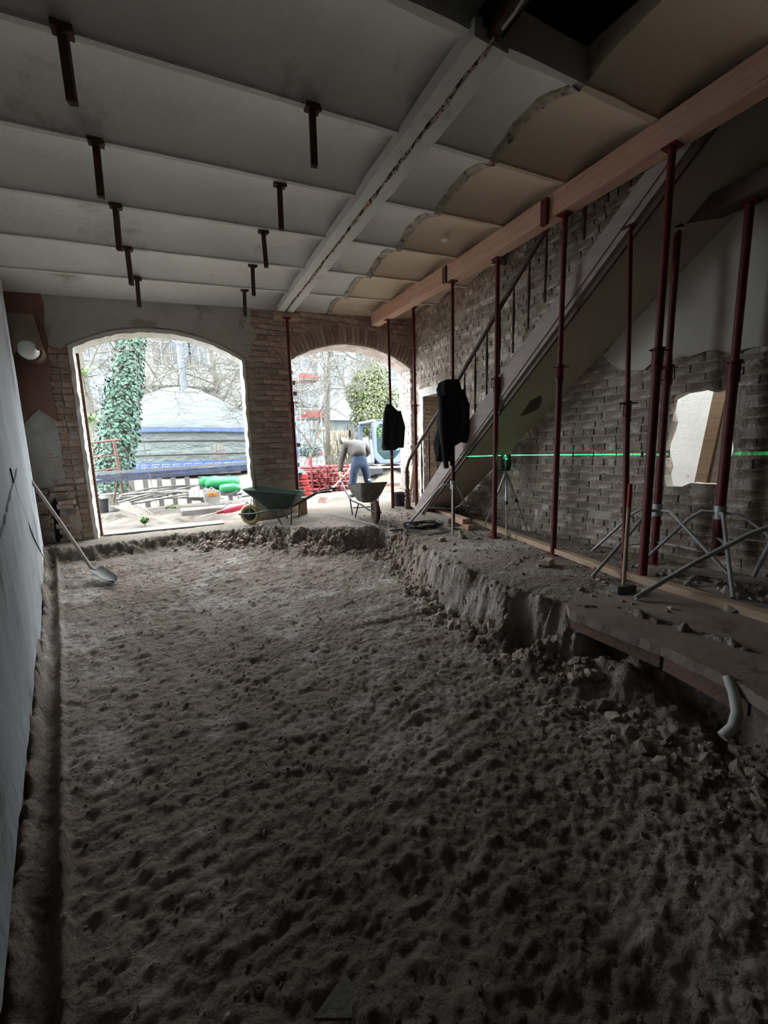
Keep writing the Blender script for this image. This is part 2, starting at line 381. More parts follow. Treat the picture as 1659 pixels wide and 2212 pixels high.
def clods(name, N, placer, m, r0, r1, label=None, parent=None):
    mb = MB(); rr = random.Random(5)
    base = []; bm = bmesh.new(); bmesh.ops.create_icosphere(bm, subdivisions=1, radius=1); bv = [v.co.copy() for v in bm.verts]; bf = [tuple(v.index for v in f.verts) for f in bm.faces]; bm.free()
    for i in range(N):
        x, y = placer(rr); r = r0*(r1/r0)**(rr.random()**2); R = Matrix.Rotation(rr.random()*6, 3, Vector((rr.random(), rr.random(), .3)).normalized())
        z = gz(x, y) if N < 500 else None
        base.append((x, y, r, R))
    zz = ground_z(np.array([b[0] for b in base]), np.array([b[1] for b in base]))
    for (x, y, r, R), z in zip(base, zz):
        sc = Vector((rr.uniform(.7, 1.3), rr.uniform(.7, 1.3), rr.uniform(.5, .9)))
        vs = [(R @ Vector((v.x*sc.x, v.y*sc.y, v.z*sc.z)))*r*rr.uniform(.8, 1.2)+Vector((x, y, z+r*.15)) for v in bv]
        mb.add(vs, bf)
    o = mb.build(name, m, parent, smooth=22); o['kind'] = 'stuff'
    return o
def pl_floor(rr):
    while True:
        y = -0.2+6*rr.random()**1.3; x = rr.uniform(wallx(y)+.06, 2.5)
        return x, y
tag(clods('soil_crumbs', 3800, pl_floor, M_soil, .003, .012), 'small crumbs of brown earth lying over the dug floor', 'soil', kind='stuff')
def pl_bank(rr):
    if rr.random() < .62:
        t = rr.random()*4.999; pts = [(.1, 6.0), (.95, 5.85), (1.4, 5.3), (2.05, 4.95), (2.45, 4.7), (2.5, 4.5)]
    else:
        t = rr.random()*4.999; pts = [(2.45, 4.5), (2.2, 3.5), (2.05, 2.7), (2.02, 2.0), (2.1, 1.4), (2.1, .5)]
    i = int(t); f = t-i; a, b = pts[i], pts[i+1]
    return a[0]+(b[0]-a[0])*f+rr.gauss(0, .09), a[1]+(b[1]-a[1])*f+rr.gauss(0, .09)
tag(clods('soil_clods', 1300, pl_bank, M_clod, .010, .055), 'loose lumps of earth slumped along the foot of the bank', 'soil', kind='stuff')
tag(clods('pebbles', 110, lambda r: (r.uniform(-.6, 2.3), r.uniform(.8, 5)), M_stone, .005, .013), 'small pale stones and mortar bits scattered on the dug floor', 'stones', kind='stuff')
def pl_shelf(rr): return rr.uniform(2.6, 4.0), rr.uniform(1.2, 6.0)
tag(clods('rubble_crumbs', 700, pl_shelf, M_clod, .005, .03), 'dry mortar and earth crumbs on the upper ground by the props', 'rubble', kind='stuff')

# ---- bricks
BV = []
for k in range(8):
    mb = MB(); r = random.Random(k); j = lambda a: r.uniform(-a, a)
    back = [(-.5, 0, -.5), (.5, 0, -.5), (.5, 0, .5), (-.5, 0, .5)]
    mid = [(x+j(.03), .65+j(.25), z+j(.07)) for x, _, z in back]
    fr = [(x*.9+j(.04), 1+j(.35), z*.74+j(.09)) for x, _, z in back]
    fc = (j(.2), 1+j(.5), j(.1))
    vs = back+mid+fr+[fc]
    fs = [(i, (i+1) % 4, 4+(i+1) % 4, 4+i) for i in range(4)]+[(4+i, 4+(i+1) % 4, 8+(i+1) % 4, 8+i) for i in range(4)]+[(8+i, 8+(i+1) % 4, 12) for i in range(4)]
    BV.append((vs, fs))
def put_bricks(lst, m, parent, nind=300, dep=.018, sub='brick'):
    """lst: (centre, along, up, out, len, height); the nind that show largest become parts, the rest one joined part"""
    sc = []
    for b in lst:
        p = to_px(b[0]); a = 0
        if p and -60 < p[0] < 1720 and -60 < p[1] < 2270:
            v = (EYE-Vector(b[0])).normalized(); a = abs(v.dot(b[3]))*b[4]*b[5]/p[2]**2
        sc.append(a)
    order = sorted(range(len(lst)), key=lambda i: -sc[i])
    mes = []
    for vs, fs in BV:
        me = bpy.data.meshes.new(sub); me.from_pydata([(x*.24, y*dep, z*.07) for x, y, z in vs], [], fs); me.materials.append(m); me.update(); mes.append(me)
    mb = MB()
    for rank, i in enumerate(order):
        c, al, up, out, L, H = lst[i]; k = rnd.randrange(8)
        T = Matrix((al, out, up)).transposed().to_4x4(); T.translation = Vector(c)
        if rank < nind and sc[i] > 0:
            o = bpy.data.objects.new(sub, mes[k]); COL.objects.link(o); o.parent = parent
            o.matrix_basis = T @ Matrix.Diagonal((L/.24, rnd.uniform(.6, 1.3), H/.07, 1))
        else:
            vs, fs = BV[k]; mb.add([T @ Vector((x*L, y*dep, z*H)) for x, y, z in vs], fs)
    if mb.v: mb.build('brick_courses', m, parent, kind='stuff')
def courses(u0, u1, v0, v1, keep, fn, al, out, lst, L=.245, H=.069, gap=.013, dv=0):
    v = v0+dv; row = 0
    while v < v1:
        u = u0-(.12 if row % 2 else 0)+rnd.uniform(-.01, .01)
        half = row % 2 == 0 and rnd.random() < .5
        while u < u1:
            l = (.115 if half else L)*rnd.uniform(.96, 1.02); c = (u+l/2, v+H/2)
            if keep(*c) and rnd.random() > .015: lst.append((fn(c[0], c[1]), al, Vector((0, 0, 1)), out, l, H*rnd.uniform(.94, 1.04)))
            u += l+gap
        v += H+gap; row += 1

EX, EYv, EZ = Vector((1, 0, 0)), Vector((0, 1, 0)), Vector((0, 0, 1))
# ---- far wall with two arched openings
mb = MB()
extrude_poly(mb, [(-2.3, -.6), (4.55, -.6), (4.55, 4.6), (-2.3, 4.6)], [A1[:], A2[:]], lambda u, v, d: (u, YW+d, v), 0, WT)
wf = struct(mb.build('wall_back', M_mortar), 'far wall with two arched openings, part bare brick part plaster', 'wall')
def farkeep(x, z):
    if z > zc(x)+.1: return False
    for (x0, x1, g) in ((-1.06, 1.1, g1), (1.80, 4.05, g2)):
        cx, cz, R, a = g
        if x0-.12 < x < x1+.12 and z < cz+R*cos(a)+.02 and x0-.03 < x < x1+.03: return False
        if abs(x-cx) < R*sin(a)+.1 and math.hypot(x-cx, z-cz) < R+(.28 if g is g2 else .12) and z > cz+R*cos(a)-.1:
            return False
    if x < -1.06: return False
    if x < 1.12: return False
    if x < 1.78 and z < .72: return False
    return True
L1 = []
courses(-1.45, 4.1, -.1, 3.6, farkeep, lambda u, v: Vector((u, YW, v)), EX, -EYv, L1)
cx, cz, R, a = g2
th = -a-.08
while th < a+.08:      # soldier course of the right arch, bricks standing on end
    up = Vector((sin(th), 0, cos(th))); al = Vector((cos(th), 0, -sin(th)))
    L1.append((Vector((cx+(R+.135)*sin(th), YW, cz+(R+.135)*cos(th))), up, -al, -EYv, .25*rnd.uniform(.9, 1.1), .066))
    th += .079/(R+.13)
L1 = [(c, al, up, out, l, h) for c, al, up, out, l, h in L1]
put_bricks(L1, M_brick, wf, 300)
L0 = []; courses(-1.30, -1.06, -.1, 2.45, lambda x, z: x < -1.08, lambda u, v: Vector((u, YW, v)), EX, -EYv, L0, L=.11)
put_bricks(L0, M_orange, wf, 70, .02)
# reveals of the openings
def reveal(name, x, z1, out, m, nind):
    p = thing(name, '', ''); del p['label']; del p['category']; p['kind'] = 'structure'; lst = []
    v = -.05; row = 0
    while v < z1:
        segs = ((YW+.005, .21), (YW+.225, .21)) if row % 2 else ((YW+.005, .10), (YW+.115, .21), (YW+.335, .10))
        for y0, l in segs: lst.append((Vector((x, y0+l/2, v+.035)), EYv, EZ, out, l, .066))
        v += .08; row += 1
    put_bricks(lst, m, p, nind, .016); return p
# jamb bricks belong to the far wall
def reveal2(x, z1, out, m, nind):
    lst = []; v = -.05; row = 0
    while v < z1:
        segs = ((YW+.005, .21), (YW+.225, .21)) if row % 2 else ((YW+.005, .10), (YW+.115, .21), (YW+.335, .10))
        for y0, l in segs: lst.append((Vector((x, y0+l/2, v+.035)), EYv, EZ, out, l, .066))
        v += .08; row += 1
    return lst
put_bricks(reveal2(4.05, 2.6, -EX, M_brickw, 0), M_brickw, wf, 100, .016)
put_bricks(reveal2(-1.06, 2.5, EX, M_brickw, 0), M_brickw, wf, 60, .016)
put_bricks(reveal2(1.10, 2.5, -EX, M_brickw, 0), M_brickw, wf, 0, .016)
# white plaster bands lining the arches
def band(name, g, t, y0, y1, m, j=.006):
    cx, cz, R, a = g; mb = MB(); rr = []
    for i in range(41):
        th = -a+2*a*i/40; o = rnd.uniform(-j, j); y0j = y0+rnd.uniform(0, j*2)
        rr.append([(cx+r*sin(th), y, cz+r*cos(th)) for r, y in ((R+.005, y0j), (R-t+o, y0j), (R-t+o, y1), (R+.005, y1))])
    return mb.rings(rr).build(name, m)
struct(band('trim_1', g1, .045, YW-.015, YW+.25, M_white), 'white plaster band lining the left arch', 'trim')
struct(band('trim_2', g2, .02, YW-.012, YW+WT, M_brickw), 'pale plaster lining of the right arch', 'trim')
mb = MB(); rr = []
for i in range(34):
    z = -.1+i*.08; o = rnd.uniform(-.012, .012); rr.append([(-1.06, YW-.02, z), (-1.06+.045+o, YW-.02+rnd.uniform(0, .02), z), (-1.06+.045+o, YW+.09, z), (-1.06, YW+.09, z)])
struct(mb.rings(rr).build('trim_3', M_white), 'white plaster strip down the left jamb of the left arch', 'trim')
mb = MB(); rr = []
for i in range(34):
    z = -.1+i*.08; o = rnd.uniform(-.012, .012); rr.append([(1.1, YW-.02, z), (1.06+o, YW-.02, z), (1.06+o, YW+.25, z), (1.1, YW+.25, z)])
struct(mb.rings(rr).build('trim_4', M_white), 'white plaster strip down the right jamb of the left arch', 'trim')
mb = MB(); mb.bar((-1.0, YW+.2, -.05), (-1.0, YW+.2, 2.5), .03, .03)
tag(mb.build('rusty_frame_bar', M_rust), 'thin rusty frame bar standing in the left jamb of the left arch', 'frame')
# plaster areas on the far wall
def patch(name, pts, m, fn, t=.014, step=.09, amp=.02, parent=None, d0=0, holes=[]):
    mb = MB(); extrude_poly(mb, ragged(pts, step, amp), [ragged(h, step, amp) for h in holes], fn, d0, -t); return mb.build(name, m, parent)
FW = lambda u, v, d: (u, YW+d, v)
cx, cz, R, a = g1
arc = [(cx+(R+.03)*sin(t*a), cz+(R+.03)*cos(t*a)) for t in np.linspace(-1, 1, 14)]
patch('plaster_area', [(-1.25, 2.52), (-1.12, 2.5)]+arc+[(1.22, 2.62), (1.18, 2.8), (1.1, 3.0), (1.14, 3.35), (-1.25, 3.2)], M_plgrey, FW, .022, .12, .014, wf)
patch('plaster_area', [(-2.3, 1.50), (-1.62, 1.55), (-1.45, 1.75), (-1.27, 1.6), (-1.25, 3.3), (-2.3, 3.3)], M_brown, FW, .03, .12, .015, wf)
patch('plaster_area', [(-2.3, .1), (-1.6, .1), (-1.56, .74), (-1.27, .8), (-1.26, 1.3), (-1.27, 1.6), (-1.45, 1.74), (-1.62, 1.54), (-2.3, 1.49)], M_patch, FW, .024, .09, .02, wf)
patch('plaster_area', [(-1.30, -.05), (-1.2, .0), (-1.17, .35), (-1.2, .6), (-1.26, .8), (-1.30, .4)], M_plbeige, FW, .024, .07, .02, wf)
patch('plaster_area', [(1.13, -.1), (1.77, -.1), (1.77, .72), (1.5, .66), (1.38, .74), (1.13, .70)], M_plbeige, FW, .022, .08, .012, wf)
patch('plaster_area', [(1.14, 2.62), (1.3, 2.9), (1.22, 3.1), (1.28, 3.35), (1.1, 3.35), (1.1, 2.7)], M_plgrey, FW, .024, .06, .02, wf)
patch('niche_shade_patch', [(-1.47, .05), (-1.40, .03), (-1.39, .45), (-1.42, .62), (-1.465, .55)], M_dark, FW, .020, .07, .008, wf)  # flat dark patch painted for the shaded depth of the niche
mb = MB(); mb.bar((-2.29, YW-.06, 3.05), (1.15, YW-.06, 3.21), .1, .0)
# irregular rubble bricks around the niche
lst = []
for k in range(46):
    x = rnd.choice((-1.60, -1.58, -1.31))+rnd.uniform(-.05, .05); z = rnd.uniform(-.15, .75)
    lst.append((Vector((x, YW-.02, z)), Vector((1, 0, rnd.uniform(-.2, .2))).normalized(), EZ, -EYv, rnd.uniform(.08, .2), .06))
put_bricks(lst, M_brick, wf, 46, .05)

# ---- right wall
def rk(y, z):
    if z > 3.7: return False
    if 1.62 < y < 2.19 and .66 < z < 1.56: return False
    if 5.38 < y < 6.33 and z < 2.16: return False
    if y < 2.75 and z > 1.9+.0*y and z < 3.6 and z < 2.06+.9*(2.8-y): return False
    if y < 1.2 and z > 1.8: return False
    if y < -.3: return False
    return True
HOLE = ragged([(1.69, .74), (2.12, .70), (2.15, .95), (2.17, 1.1), (2.12, 1.3), (2.14, 1.5), (1.95, 1.545), (1.66, 1.50), (1.64, 1.1)], .07, .022)
DOOR = [(5.42, -.25), (5.42, 2.05), (6.25, 2.05), (6.25, -.25)]
mb = MB(); RW = lambda u, v, d: (XR+d, u, v)
extrude_poly(mb, [(-1.6, -.6), (YW+.44, -.6), (YW+.44, 4.7), (-1.6, 4.7)], [HOLE, DOOR], RW, 0, .12)
wr = struct(mb.build('wall_right', M_mortar), 'rough bare brick wall on the right behind the staircase', 'wall')
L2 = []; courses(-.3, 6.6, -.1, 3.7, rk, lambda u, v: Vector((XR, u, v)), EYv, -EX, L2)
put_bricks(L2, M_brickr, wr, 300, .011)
patch('plaster_area', [(-1.5, 1.75), (1.1, 1.75), (1.6, 1.82), (2.0, 1.84), (2.2, 1.93), (2.38, 1.80), (2.6, 1.84), (2.8, 2.02), (2.3, 2.6), (1.3, 3.4), (.9, 3.6), (-1.5, 3.6)], M_plright, RW, .03, .1, .03, wr)
RWb = lambda u, v, d: (XR+d, u, v)
mb = MB(); extrude_poly(mb, ragged([(5.30, -.1), (5.30, 2.19), (6.38, 2.19), (6.38, -.1), (6.25, -.1), (6.25, 2.05), (5.42, 2.05), (5.42, -.1)], .1, .01), [], RW, 0, -.028)
mb.build('door_surround', M_white, wr)
mb = MB(); mb.box(XR+.32, XR+.40, 5.3, 6.4, -.2, 2.2); mb.box(XR+.12, XR+.32, 6.25, 6.4, -.2, 2.2); mb.box(XR+.12, XR+.32, 5.3, 5.42, -.2, 2.2); mb.box(XR+.12, XR+.32, 5.3, 6.4, 2.05, 2.2); mb.build('blocked_doorway', M_plbeige, wr)
lst = []
v = 0
while v < 2.0: lst.append((Vector((XR+.13, 6.245, v+.035)), EX, EZ, -EYv, .24, .066)); v += .08
put_bricks(lst, M_brick, wr, 30, .014)
# next room seen through the ragged hole, left roofless to brighten its wall
mb = MB(); mb.box(5.5, 5.6, -.5, 6.2, -.3, 5.5); struct(mb.build('wall_next_room', mat('next_room_plaster', (.78, .79, .80), (.66, .67, .68), 1.5, .9, .3, 20, spots=(.3, .29, .28), sscale=4, sthr=.64)), 'white plaster wall of the roofless next room seen through the ragged hole', 'wall')
mb = MB(); mb.box(XR+.12, 5.5, -.6, -.5, -.3, 4.6); mb.box(XR+.12, 5.5, 5.2, 5.29, -.3, 4.6); mb.box(XR+.12, 5.5, -.5, 6.2, -.35, -.25); struct(mb.build('wall_next_room_side', M_white))
for (bx, by, tx, ty, w, m, lb) in ((1512, 1052, 1556, 848, .10, M_board, 'widest pale board leaning beyond the ragged wall hole, leftmost'), (1528, 1056, 1566, 866, .035, M_dwood, 'thin dark lath leaning beyond the ragged wall hole'), (1540, 1058, 1580, 872, .085, M_grey_board, 'grooved brown board leaning beyond the ragged wall hole, rightmost')):
    a_, b_ = at_x(bx, by, 4.42), at_x(tx, ty, 4.50); d_ = (b_-a_); a_ = a_-d_*((a_.z+.24)/d_.z); b_ = b_+d_*.25
    mb = MB(); mb.bar(a_, b_, .03, w); tag(mb.build('leaning_board', m, bevel=.003), lb, 'board', 'boards leaning in the light well')

def at_wall(px, py):
    d = _ray(px, py); t = (-.278+.008)/(d.x+.2*d.y); return EYE+d*t
# ---- left wall (skewed), near
WL = lambda u, v, d: (wallx(u)+d, u, v)
bot = [(-1.5, -.12)]+[(y, -.24+.19*max(0, min(1, (y-4)/2))+.06*vnoise(np.array([y*3.1]), np.array([0.]))[0]*2+.03*vnoise(np.array([y*11]), np.array([2.]))[0]) for y in np.arange(-1.4, 6.2, .07)]+[(6.2, -.04), (6.26, .0)]
mb = MB(); extrude_poly(mb, bot+[(6.26, .8), (6.24, 1.46), (6.27, 2.0), (6.26, 3.6), (-1.5, 3.6)], [], WL, 0, -.2)
wlft = struct(mb.build('wall_left', M_left), 'pale blue-grey plastered wall on the left with a cracked base', 'wall')
mb = MB(); mb.v = []; ft = []
for y in np.arange(-1.5, 6.25, .06):
    o = .035*vnoise(np.array([y*4]), np.array([3.]))[0]
    ft.append([(wallx(y)-.03+o-.2, y, -.02), (wallx(y)-.03+o*.6, y, -.03), (wallx(y)+.0+o, y, -.6), (wallx(y)-.2, y, -.6)])
mb.rings(ft).build('footing', mat('rubble_footing', (.30, .25, .2), (.2, .155, .12), 9, .95, 1, 30), wlft)
# patches of a raised plaster sheet + crack line
patch('plaster_sheet', [(1.0, .45), (4.2, 1.05), (4.32, .95), (4.35, .25), (3.2, .02), (1.0, .0)], M_left, lambda u, v, d: (wallx(u)-d, u, v), .012, .1, .015, wlft)
mb = MB(); mb.box(-2.4, -2.3, 6.2, 7.05, -.6, 4); struct(mb.build('wall_recess', M_brown))
mb = MB(); mb.box(-2.4, -1.73, 6.25, 6.3, -.6, 4.0); mb.box(-2.4, 4.4, -1.7, -1.6, -.6, 4.7); struct(mb.build('wall_rear', M_dark))

# ---- ceiling of shallow vaults between joists
JY = [-.95, -.3, .46, 1.22, 1.98, 2.74, 3.50, 4.26, 5.03, 5.80, 6.60]
ceil = thing('ceiling', 'plastered ceiling of shallow vaults between joists, grey turning ochre', 'ceiling'); ceil['kind'] = 'structure'
def hole_at(x, y): return (1.15 < x < 2.56 and .46 < y < 1.98) or (x > 3.52 and 1.22 < y < 4.45)
for i in range(len(JY)-1):
    y0, y1 = JY[i], JY[i+1]
    cuts = [-2.4, XR+.05]
    if .4 < y0 < 1.9: cuts += [1.15, 2.56]
    if 1.2 < y0 < 4.2: cuts += [3.52]
    cuts = sorted(cuts)
    for a_, b_ in zip(cuts[:-1], cuts[1:]):
        if hole_at((a_+b_)/2, (y0+y1)/2) : continue
        mb = MB(); xs_ = np.linspace(a_, b_, max(2, int((b_-a_)/.06)+1)); rr = []
        prof = []
        for k in range(15): t = k/14; prof.append((y0+(y1-y0)*t, .004+.105*(1-(2*t-1)**2)))
        for xi, x in enumerate(xs_):
            jj = 0
            ex = x
            ring = []
            for k, (y, h) in enumerate(prof):
                xx = ex
                if xi in (0, len(xs_)-1) and abs(ex) < 3.9 and ex > -2: xx = ex+.03*vnoise(np.array([y*9.]), np.array([ex]))[0]*2
                ring.append((xx, y, zc(x)+h+.006*fbm(np.array([x*2.]), np.array([y*2.]), 2)[0]))
            ring += [(p[0], p[1], zc(x)+.22) for p in reversed(ring)]
            rr.append(ring)
        mb.rings(rr).build('vault', M_ceil, ceil, smooth=35)
for y in JY[1:-1]:
    segs = [(-2.4, XR+.03)]
    if .5 < y < 1.9: segs = [(-2.4, 1.15), (2.56, XR)]
    if 1.3 < y < 4.3: segs = [(-2.4, 3.52)]
    for a_, b_ in segs:
        mb = MB(); rr = []
        for x in np.linspace(a_, b_, 60):
            w = .024+.006*vnoise(np.array([x*6]), np.array([y]))[0]+(.02*abs(vnoise(np.array([x*15]), np.array([y]))[0]) if abs(y-1.98) < .01 else 0)
            o = .005*vnoise(np.array([x*9]), np.array([y+4]))[0]
            rr.append([(x, y-w, zc(x)+.03), (x, y-w*.8, zc(x)+o), (x, y+w*.8, zc(x)+o), (x, y+w, zc(x)+.03), (x, y+w, zc(x)+.2), (x, y-w, zc(x)+.2)])
        mb.rings(rr).build('joist', M_ceil, ceil, smooth=35)
# dark storey above, so that the holes look into a closed void
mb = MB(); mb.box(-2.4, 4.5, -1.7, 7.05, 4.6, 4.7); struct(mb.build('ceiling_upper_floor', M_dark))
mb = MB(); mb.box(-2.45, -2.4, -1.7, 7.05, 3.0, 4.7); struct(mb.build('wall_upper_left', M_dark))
# strip where a partition was taken away: rough plaster keys following the vaults
mb = MB(); rr = []
for y in np.arange(1.24 if 0 else 1.99, 6.58, .035):
    j = max(k for k in range(len(JY)) if JY[k] <= y+1e-6); t = (y-JY[j])/(JY[min(j+1, len(JY)-1)]-JY[j]) if j < len(JY)-1 else 0
    h = -.006+.105*(1-(2*t-1)**2); n = vnoise(np.array([y*12.]), np.array([1.]))[0]; n2 = vnoise(np.array([y*17.]), np.array([7.]))[0]
    x0 = 2.435+.03*n; x1 = 2.525+.02*n2; z = zc(2.5)+h
    rr.append([(x0, y, z+.01), (x0+.01, y, z-.012-.014*n2), ((x0+x1)/2, y, z-.004-.03*abs(n)), (x1-.01, y, z-.015-.012*n), (x1, y, z+.01)])
mb.rings(rr).build('partition_scar', mat('scar_plaster', (.52, .48, .42), (.3, .24, .19), 14, .95, 1, 40, spots=(.12, .085, .065), sscale=9, sthr=.54), ceil, smooth=25)
mb = MB(); mb.lathe([(.035, 0), (.045, .004), (.045, .012), (.02, .014)], 20, at_z(962, 520, 3.42)); mb.build('ceiling_rose', M_white, ceil, smooth=30)

# ---- girder: two plastered flanges with a broken seam between
gr = thing('girder', 'plaster-coated double steel girder across the ceiling with a broken seam', 'beam', (1.72, 6.5, 3.25))
def flange(x0, x1, zb, seed):
    rr = []
    for y in np.arange(1.92, 6.60, .05):
        n = vnoise(np.array([y*5.]), np.array([seed*1.]))[0]*.008; m_ = vnoise(np.array([y*8.]), np.array([seed*3.]))[0]*.012
        rr.append([(x0+n, y, zb+.09), (x0+n, y, zb+.004), (x0+.008, y, zb), (x1+m_-.006, y, zb+n*.5), (x1+m_, y, zb+.006), (x1+m_, y, zb+.12)])
    return rr
MB().rings(flange(1.605, 1.705, 3.235, 1)).build('flange', M_ceil, gr, smooth=30)
MB().rings(flange(1.735, 1.845, 3.24, 2)).build('flange', M_ceil, gr, smooth=30)
mb = MB(); mb.box(1.69, 1.75, 1.2, 6.6, 3.262, 3.36); mb.build('steel_web', M_rust, gr)['label'] = 'rusty steel showing in the seam'
lst = []
for k in range(150):
    y = rnd.uniform(1.9, 5.9); lst.append((Vector((1.72+rnd.uniform(-.014, .014), y, 3.25+rnd.uniform(-.008, .012))), EYv, EX, -EZ, rnd.uniform(.02, .06), rnd.uniform(.01, .025)))
mb = MB()
for c, al, up, out, l, h in lst:
    T = Matrix((al, out, up)).transposed().to_4x4(); T.translation = c; vs, fs = BV[rnd.randrange(8)]; mb.add([T @ Vector((x*l, y*.012, z*h)) for x, y, z in vs], fs)
mb.build('brick_crumbs', mat('crumb', (.36, .22, .18), (.5, .42, .36), 20, .9), gr, kind='stuff')
mb = MB(); mb.box(1.66, 1.80, .4, 1.95, 3.30, 3.40); mb.build('bare_beam', M_dark, gr)['label'] = 'bare end of the girder crossing the ceiling hole, shade put into its colour'  # void colour puts the shade of the hole into the steel
mb = MB(); mb.tube([at_z(1085, 62, 3.24), at_z(1110, 30, 3.235), at_z(1142, -20, 3.23)], .008, 6); tag(mb.build('steel_rod', M_galv), 'thin pale steel rod running along the girder under the dark hole', 'rod')
# padstone under its far end
mb = MB(); mb.box(1.56, 1.94, 6.40, 6.60, 3.16, 3.232); tag(mb.build('wooden_packer', M_board, bevel=.004), 'short wooden packer between the girder end and the red prop', 'packer')

# ---- hanging steel bars
LB = {0: 'nearest and longest', 1: 'second', 2: 'third', 3: 'fourth', 4: 'farthest'}
def hanger(x, y, n, row):
    t = thing('steel_hanger', 'rusty steel bar hanging from the ceiling joist, %s of the %s row' % (n, row), 'hanger', (x, y, zc(x)+.03), group='rusty bars hanging from the ceiling')
    mb = MB(); a = rnd.uniform(-.012, .012); mb.bar((x, y, zc(x)+.02), (x+a, y+rnd.uniform(-.02, .02), zc(x)-.33+rnd.uniform(-.015, .015)), .042, .035, roll=rnd.uniform(0, .6)); mb.build('bar', M_rust, t, bevel=.003)
    mb = MB(); mb.box(x-.045, x+.045, y-.03, y+.03, zc(x)-.012, zc(x)+.02); mb.bar((x, y-.02, zc(x)-.02), (x+.05, y-.03, zc(x)-.005), .02, .02); mb.build('clamp', M_rust, t)
for i, (xa, y) in enumerate(zip((-.284, -.258, -.229, -.213, -.18), (2.72, 3.50, 4.26, 5.03, 5.78))): hanger(xa, y, LB[i], 'left')
for i, (xa, y) in enumerate(zip((.985, .968, .985, 1.015, 1.04), (2.74, 3.55, 4.31, 5.09, 5.85))): hanger(xa, y, LB[i], 'right')

# ---- long timber carried by the props
def timber(a, b, name, label):
    mb = MB(); a = Vector(a); b = Vector(b); n = 24; d = (b-a); sd = Vector((d.y, -d.x, 0)).normalized(); rr = []
    for i in range(n+1):
        p = a+d*i/n; w = .075
        rr.append([p+sd*w*sx+Vector((0, 0, h+.002*vnoise(np.array([i*1.3]), np.array([h*9+sx]))[0])) for sx, h in ((-1, 0), (1, 0), (1, .2), (-1, .2))])
    o = mb.rings(rr).build(name, M_timber, bevel=.006); return tag(o, label, 'beam')
ZB = 3.2
timber((3.26, 6.44, ZB+.01), (3.345, 4.46, ZB+.01), 'timber_beam', 'far length of the long reddish timber beam under the ceiling, ending at the right arch')
timber((3.36, 4.44, ZB), (3.43, -1.4, ZB), 'timber_beam', 'near length of the long reddish timber beam under the ceiling, beside the staircase')
def wedge(px, py0, py1, label, m, w=.035):
    a = at_x(px, py0, 3.3); b = at_x(px, py1, 3.3); mb = MB(); mb.box(a.x-.035, a.x+.008, a.y-w, a.y+w, b.z, a.z); tag(mb.build('timber_splice', m, bevel=.003), label, 'bracket')
wedge(1180, 431, 486, 'red steel splice plate on the face of the timber beam', M_red)
wedge(963, 577, 612, 'dark gap packer at the joint of the two timber beam lengths', M_dwood)

# ---- steel props
def ring_pts(c, r, n, z=0): return [(c[0]+r*cos(2*pi*k/n), c[1]+r*sin(2*pi*k/n), c[2]+z) for k in range(n)]
def prop(x, y, zb, zt, zk, label, r=.03, hang=1.0, dx=0, dy=0, plate=True, low=None, dwn=False):
    t = thing('steel_prop', label, 'prop', (x, y, zb), group='red steel props holding up the ceiling')
    P = lambda z: Vector((x+dx*(z-zb)/(zt-zb), y+dy*(z-zb)/(zt-zb), z))
    MB().tube([P(zb+.008), P(zk)], r, 14).build('outer_tube', M_red, t, smooth=40)
    MB().tube([P(zk-.02), P(zt-.008)], r*.8, 14).build('inner_tube', M_red, t, smooth=40)
    mb = MB(); mb.tube([P(zk-.12), P(zk+.03)], r*1.22, 14); mb.tube([P(zk+.03), P(zk+.045)], r*1.5, 14); mb.build('collar', M_red, t, smooth=40)
    ph = rnd.uniform(-.4, .4); hx, hy = cos(ph), sin(ph); c = P(zk-.03)
    for s in (-1, 1): MB().tube([c+Vector((hx*r*s, hy*r*s, .05)), c+Vector((hx*s*(r+.035), hy*s*(r+.035), .05)), c+Vector((hx*s*(r+.04), hy*s*(r+.04), -.04)), c+Vector((hx*r*s, hy*r*s, -.045))], .005, 6).build('handle', M_red, t, smooth=40)
    mb = MB(); mb.tube([c+Vector((-.06, .03, .06)), c+Vector((.09, -.03, .062))], .006, 6); mb.build('pin', M_red, t)
    mb = MB(); mb.box(x-.06, x+.06, y-.06, y+.06, zb, zb+.008); mb.build('base_plate', M_red, t)
    q = P(zt); mb = MB(); mb.box(q.x-.055, q.x+.055, q.y-.05, q.y+.05, zt-.008, zt); 
    if plate: 
        for s in () : mb.box(q.x+s*.078-.003, q.x+s*.078+.003, q.y-.03, q.y+.03, zt-.008, zt+.05)
    mb.build('head_plate', M_red, t)
    return t
def zk_of(px, py, X): return at_x(px, py, X).z
P1 = prop(3.30, 6.05, .07, ZB+.01, zk_of(843, 893, 3.33), 'red steel prop in front of the right arch with the smaller black jacket', .028)
P2 = prop(3.68, 5.88, .10, 3.40, zk_of(896, 880, 3.68), 'red steel prop by the right jamb of the right arch, left of the newel post', .03)
P3 = prop(3.34, 4.40, .05, ZB, zk_of(975, 850, 3.34), 'red steel prop wearing the long black coat, foot in a small tripod', .027)
P4 = prop(3.44, 3.70, .005, ZB, zk_of(1075, 822, 3.42), 'red steel prop just left of the laser level', .03)
P5 = prop(3.39, 2.78, .0, ZB, zk_of(1206, 800, 3.38), 'red steel prop standing alone between the laser level and the stick with red tip', .03)
P6 = prop(3.30, 1.98, .0, 2.86, zk_of(1350, 880, 3.4), 'thin red steel prop carrying the stair string behind the red-tipped stick', .024, dx=.2, dy=.25)
P7 = prop(3.24, 1.80, .0, ZB, zk_of(1420, 765, 3.3), 'thickest red steel prop, left of the ragged wall hole, under the timber beam', .032, dx=.14, dy=.08)
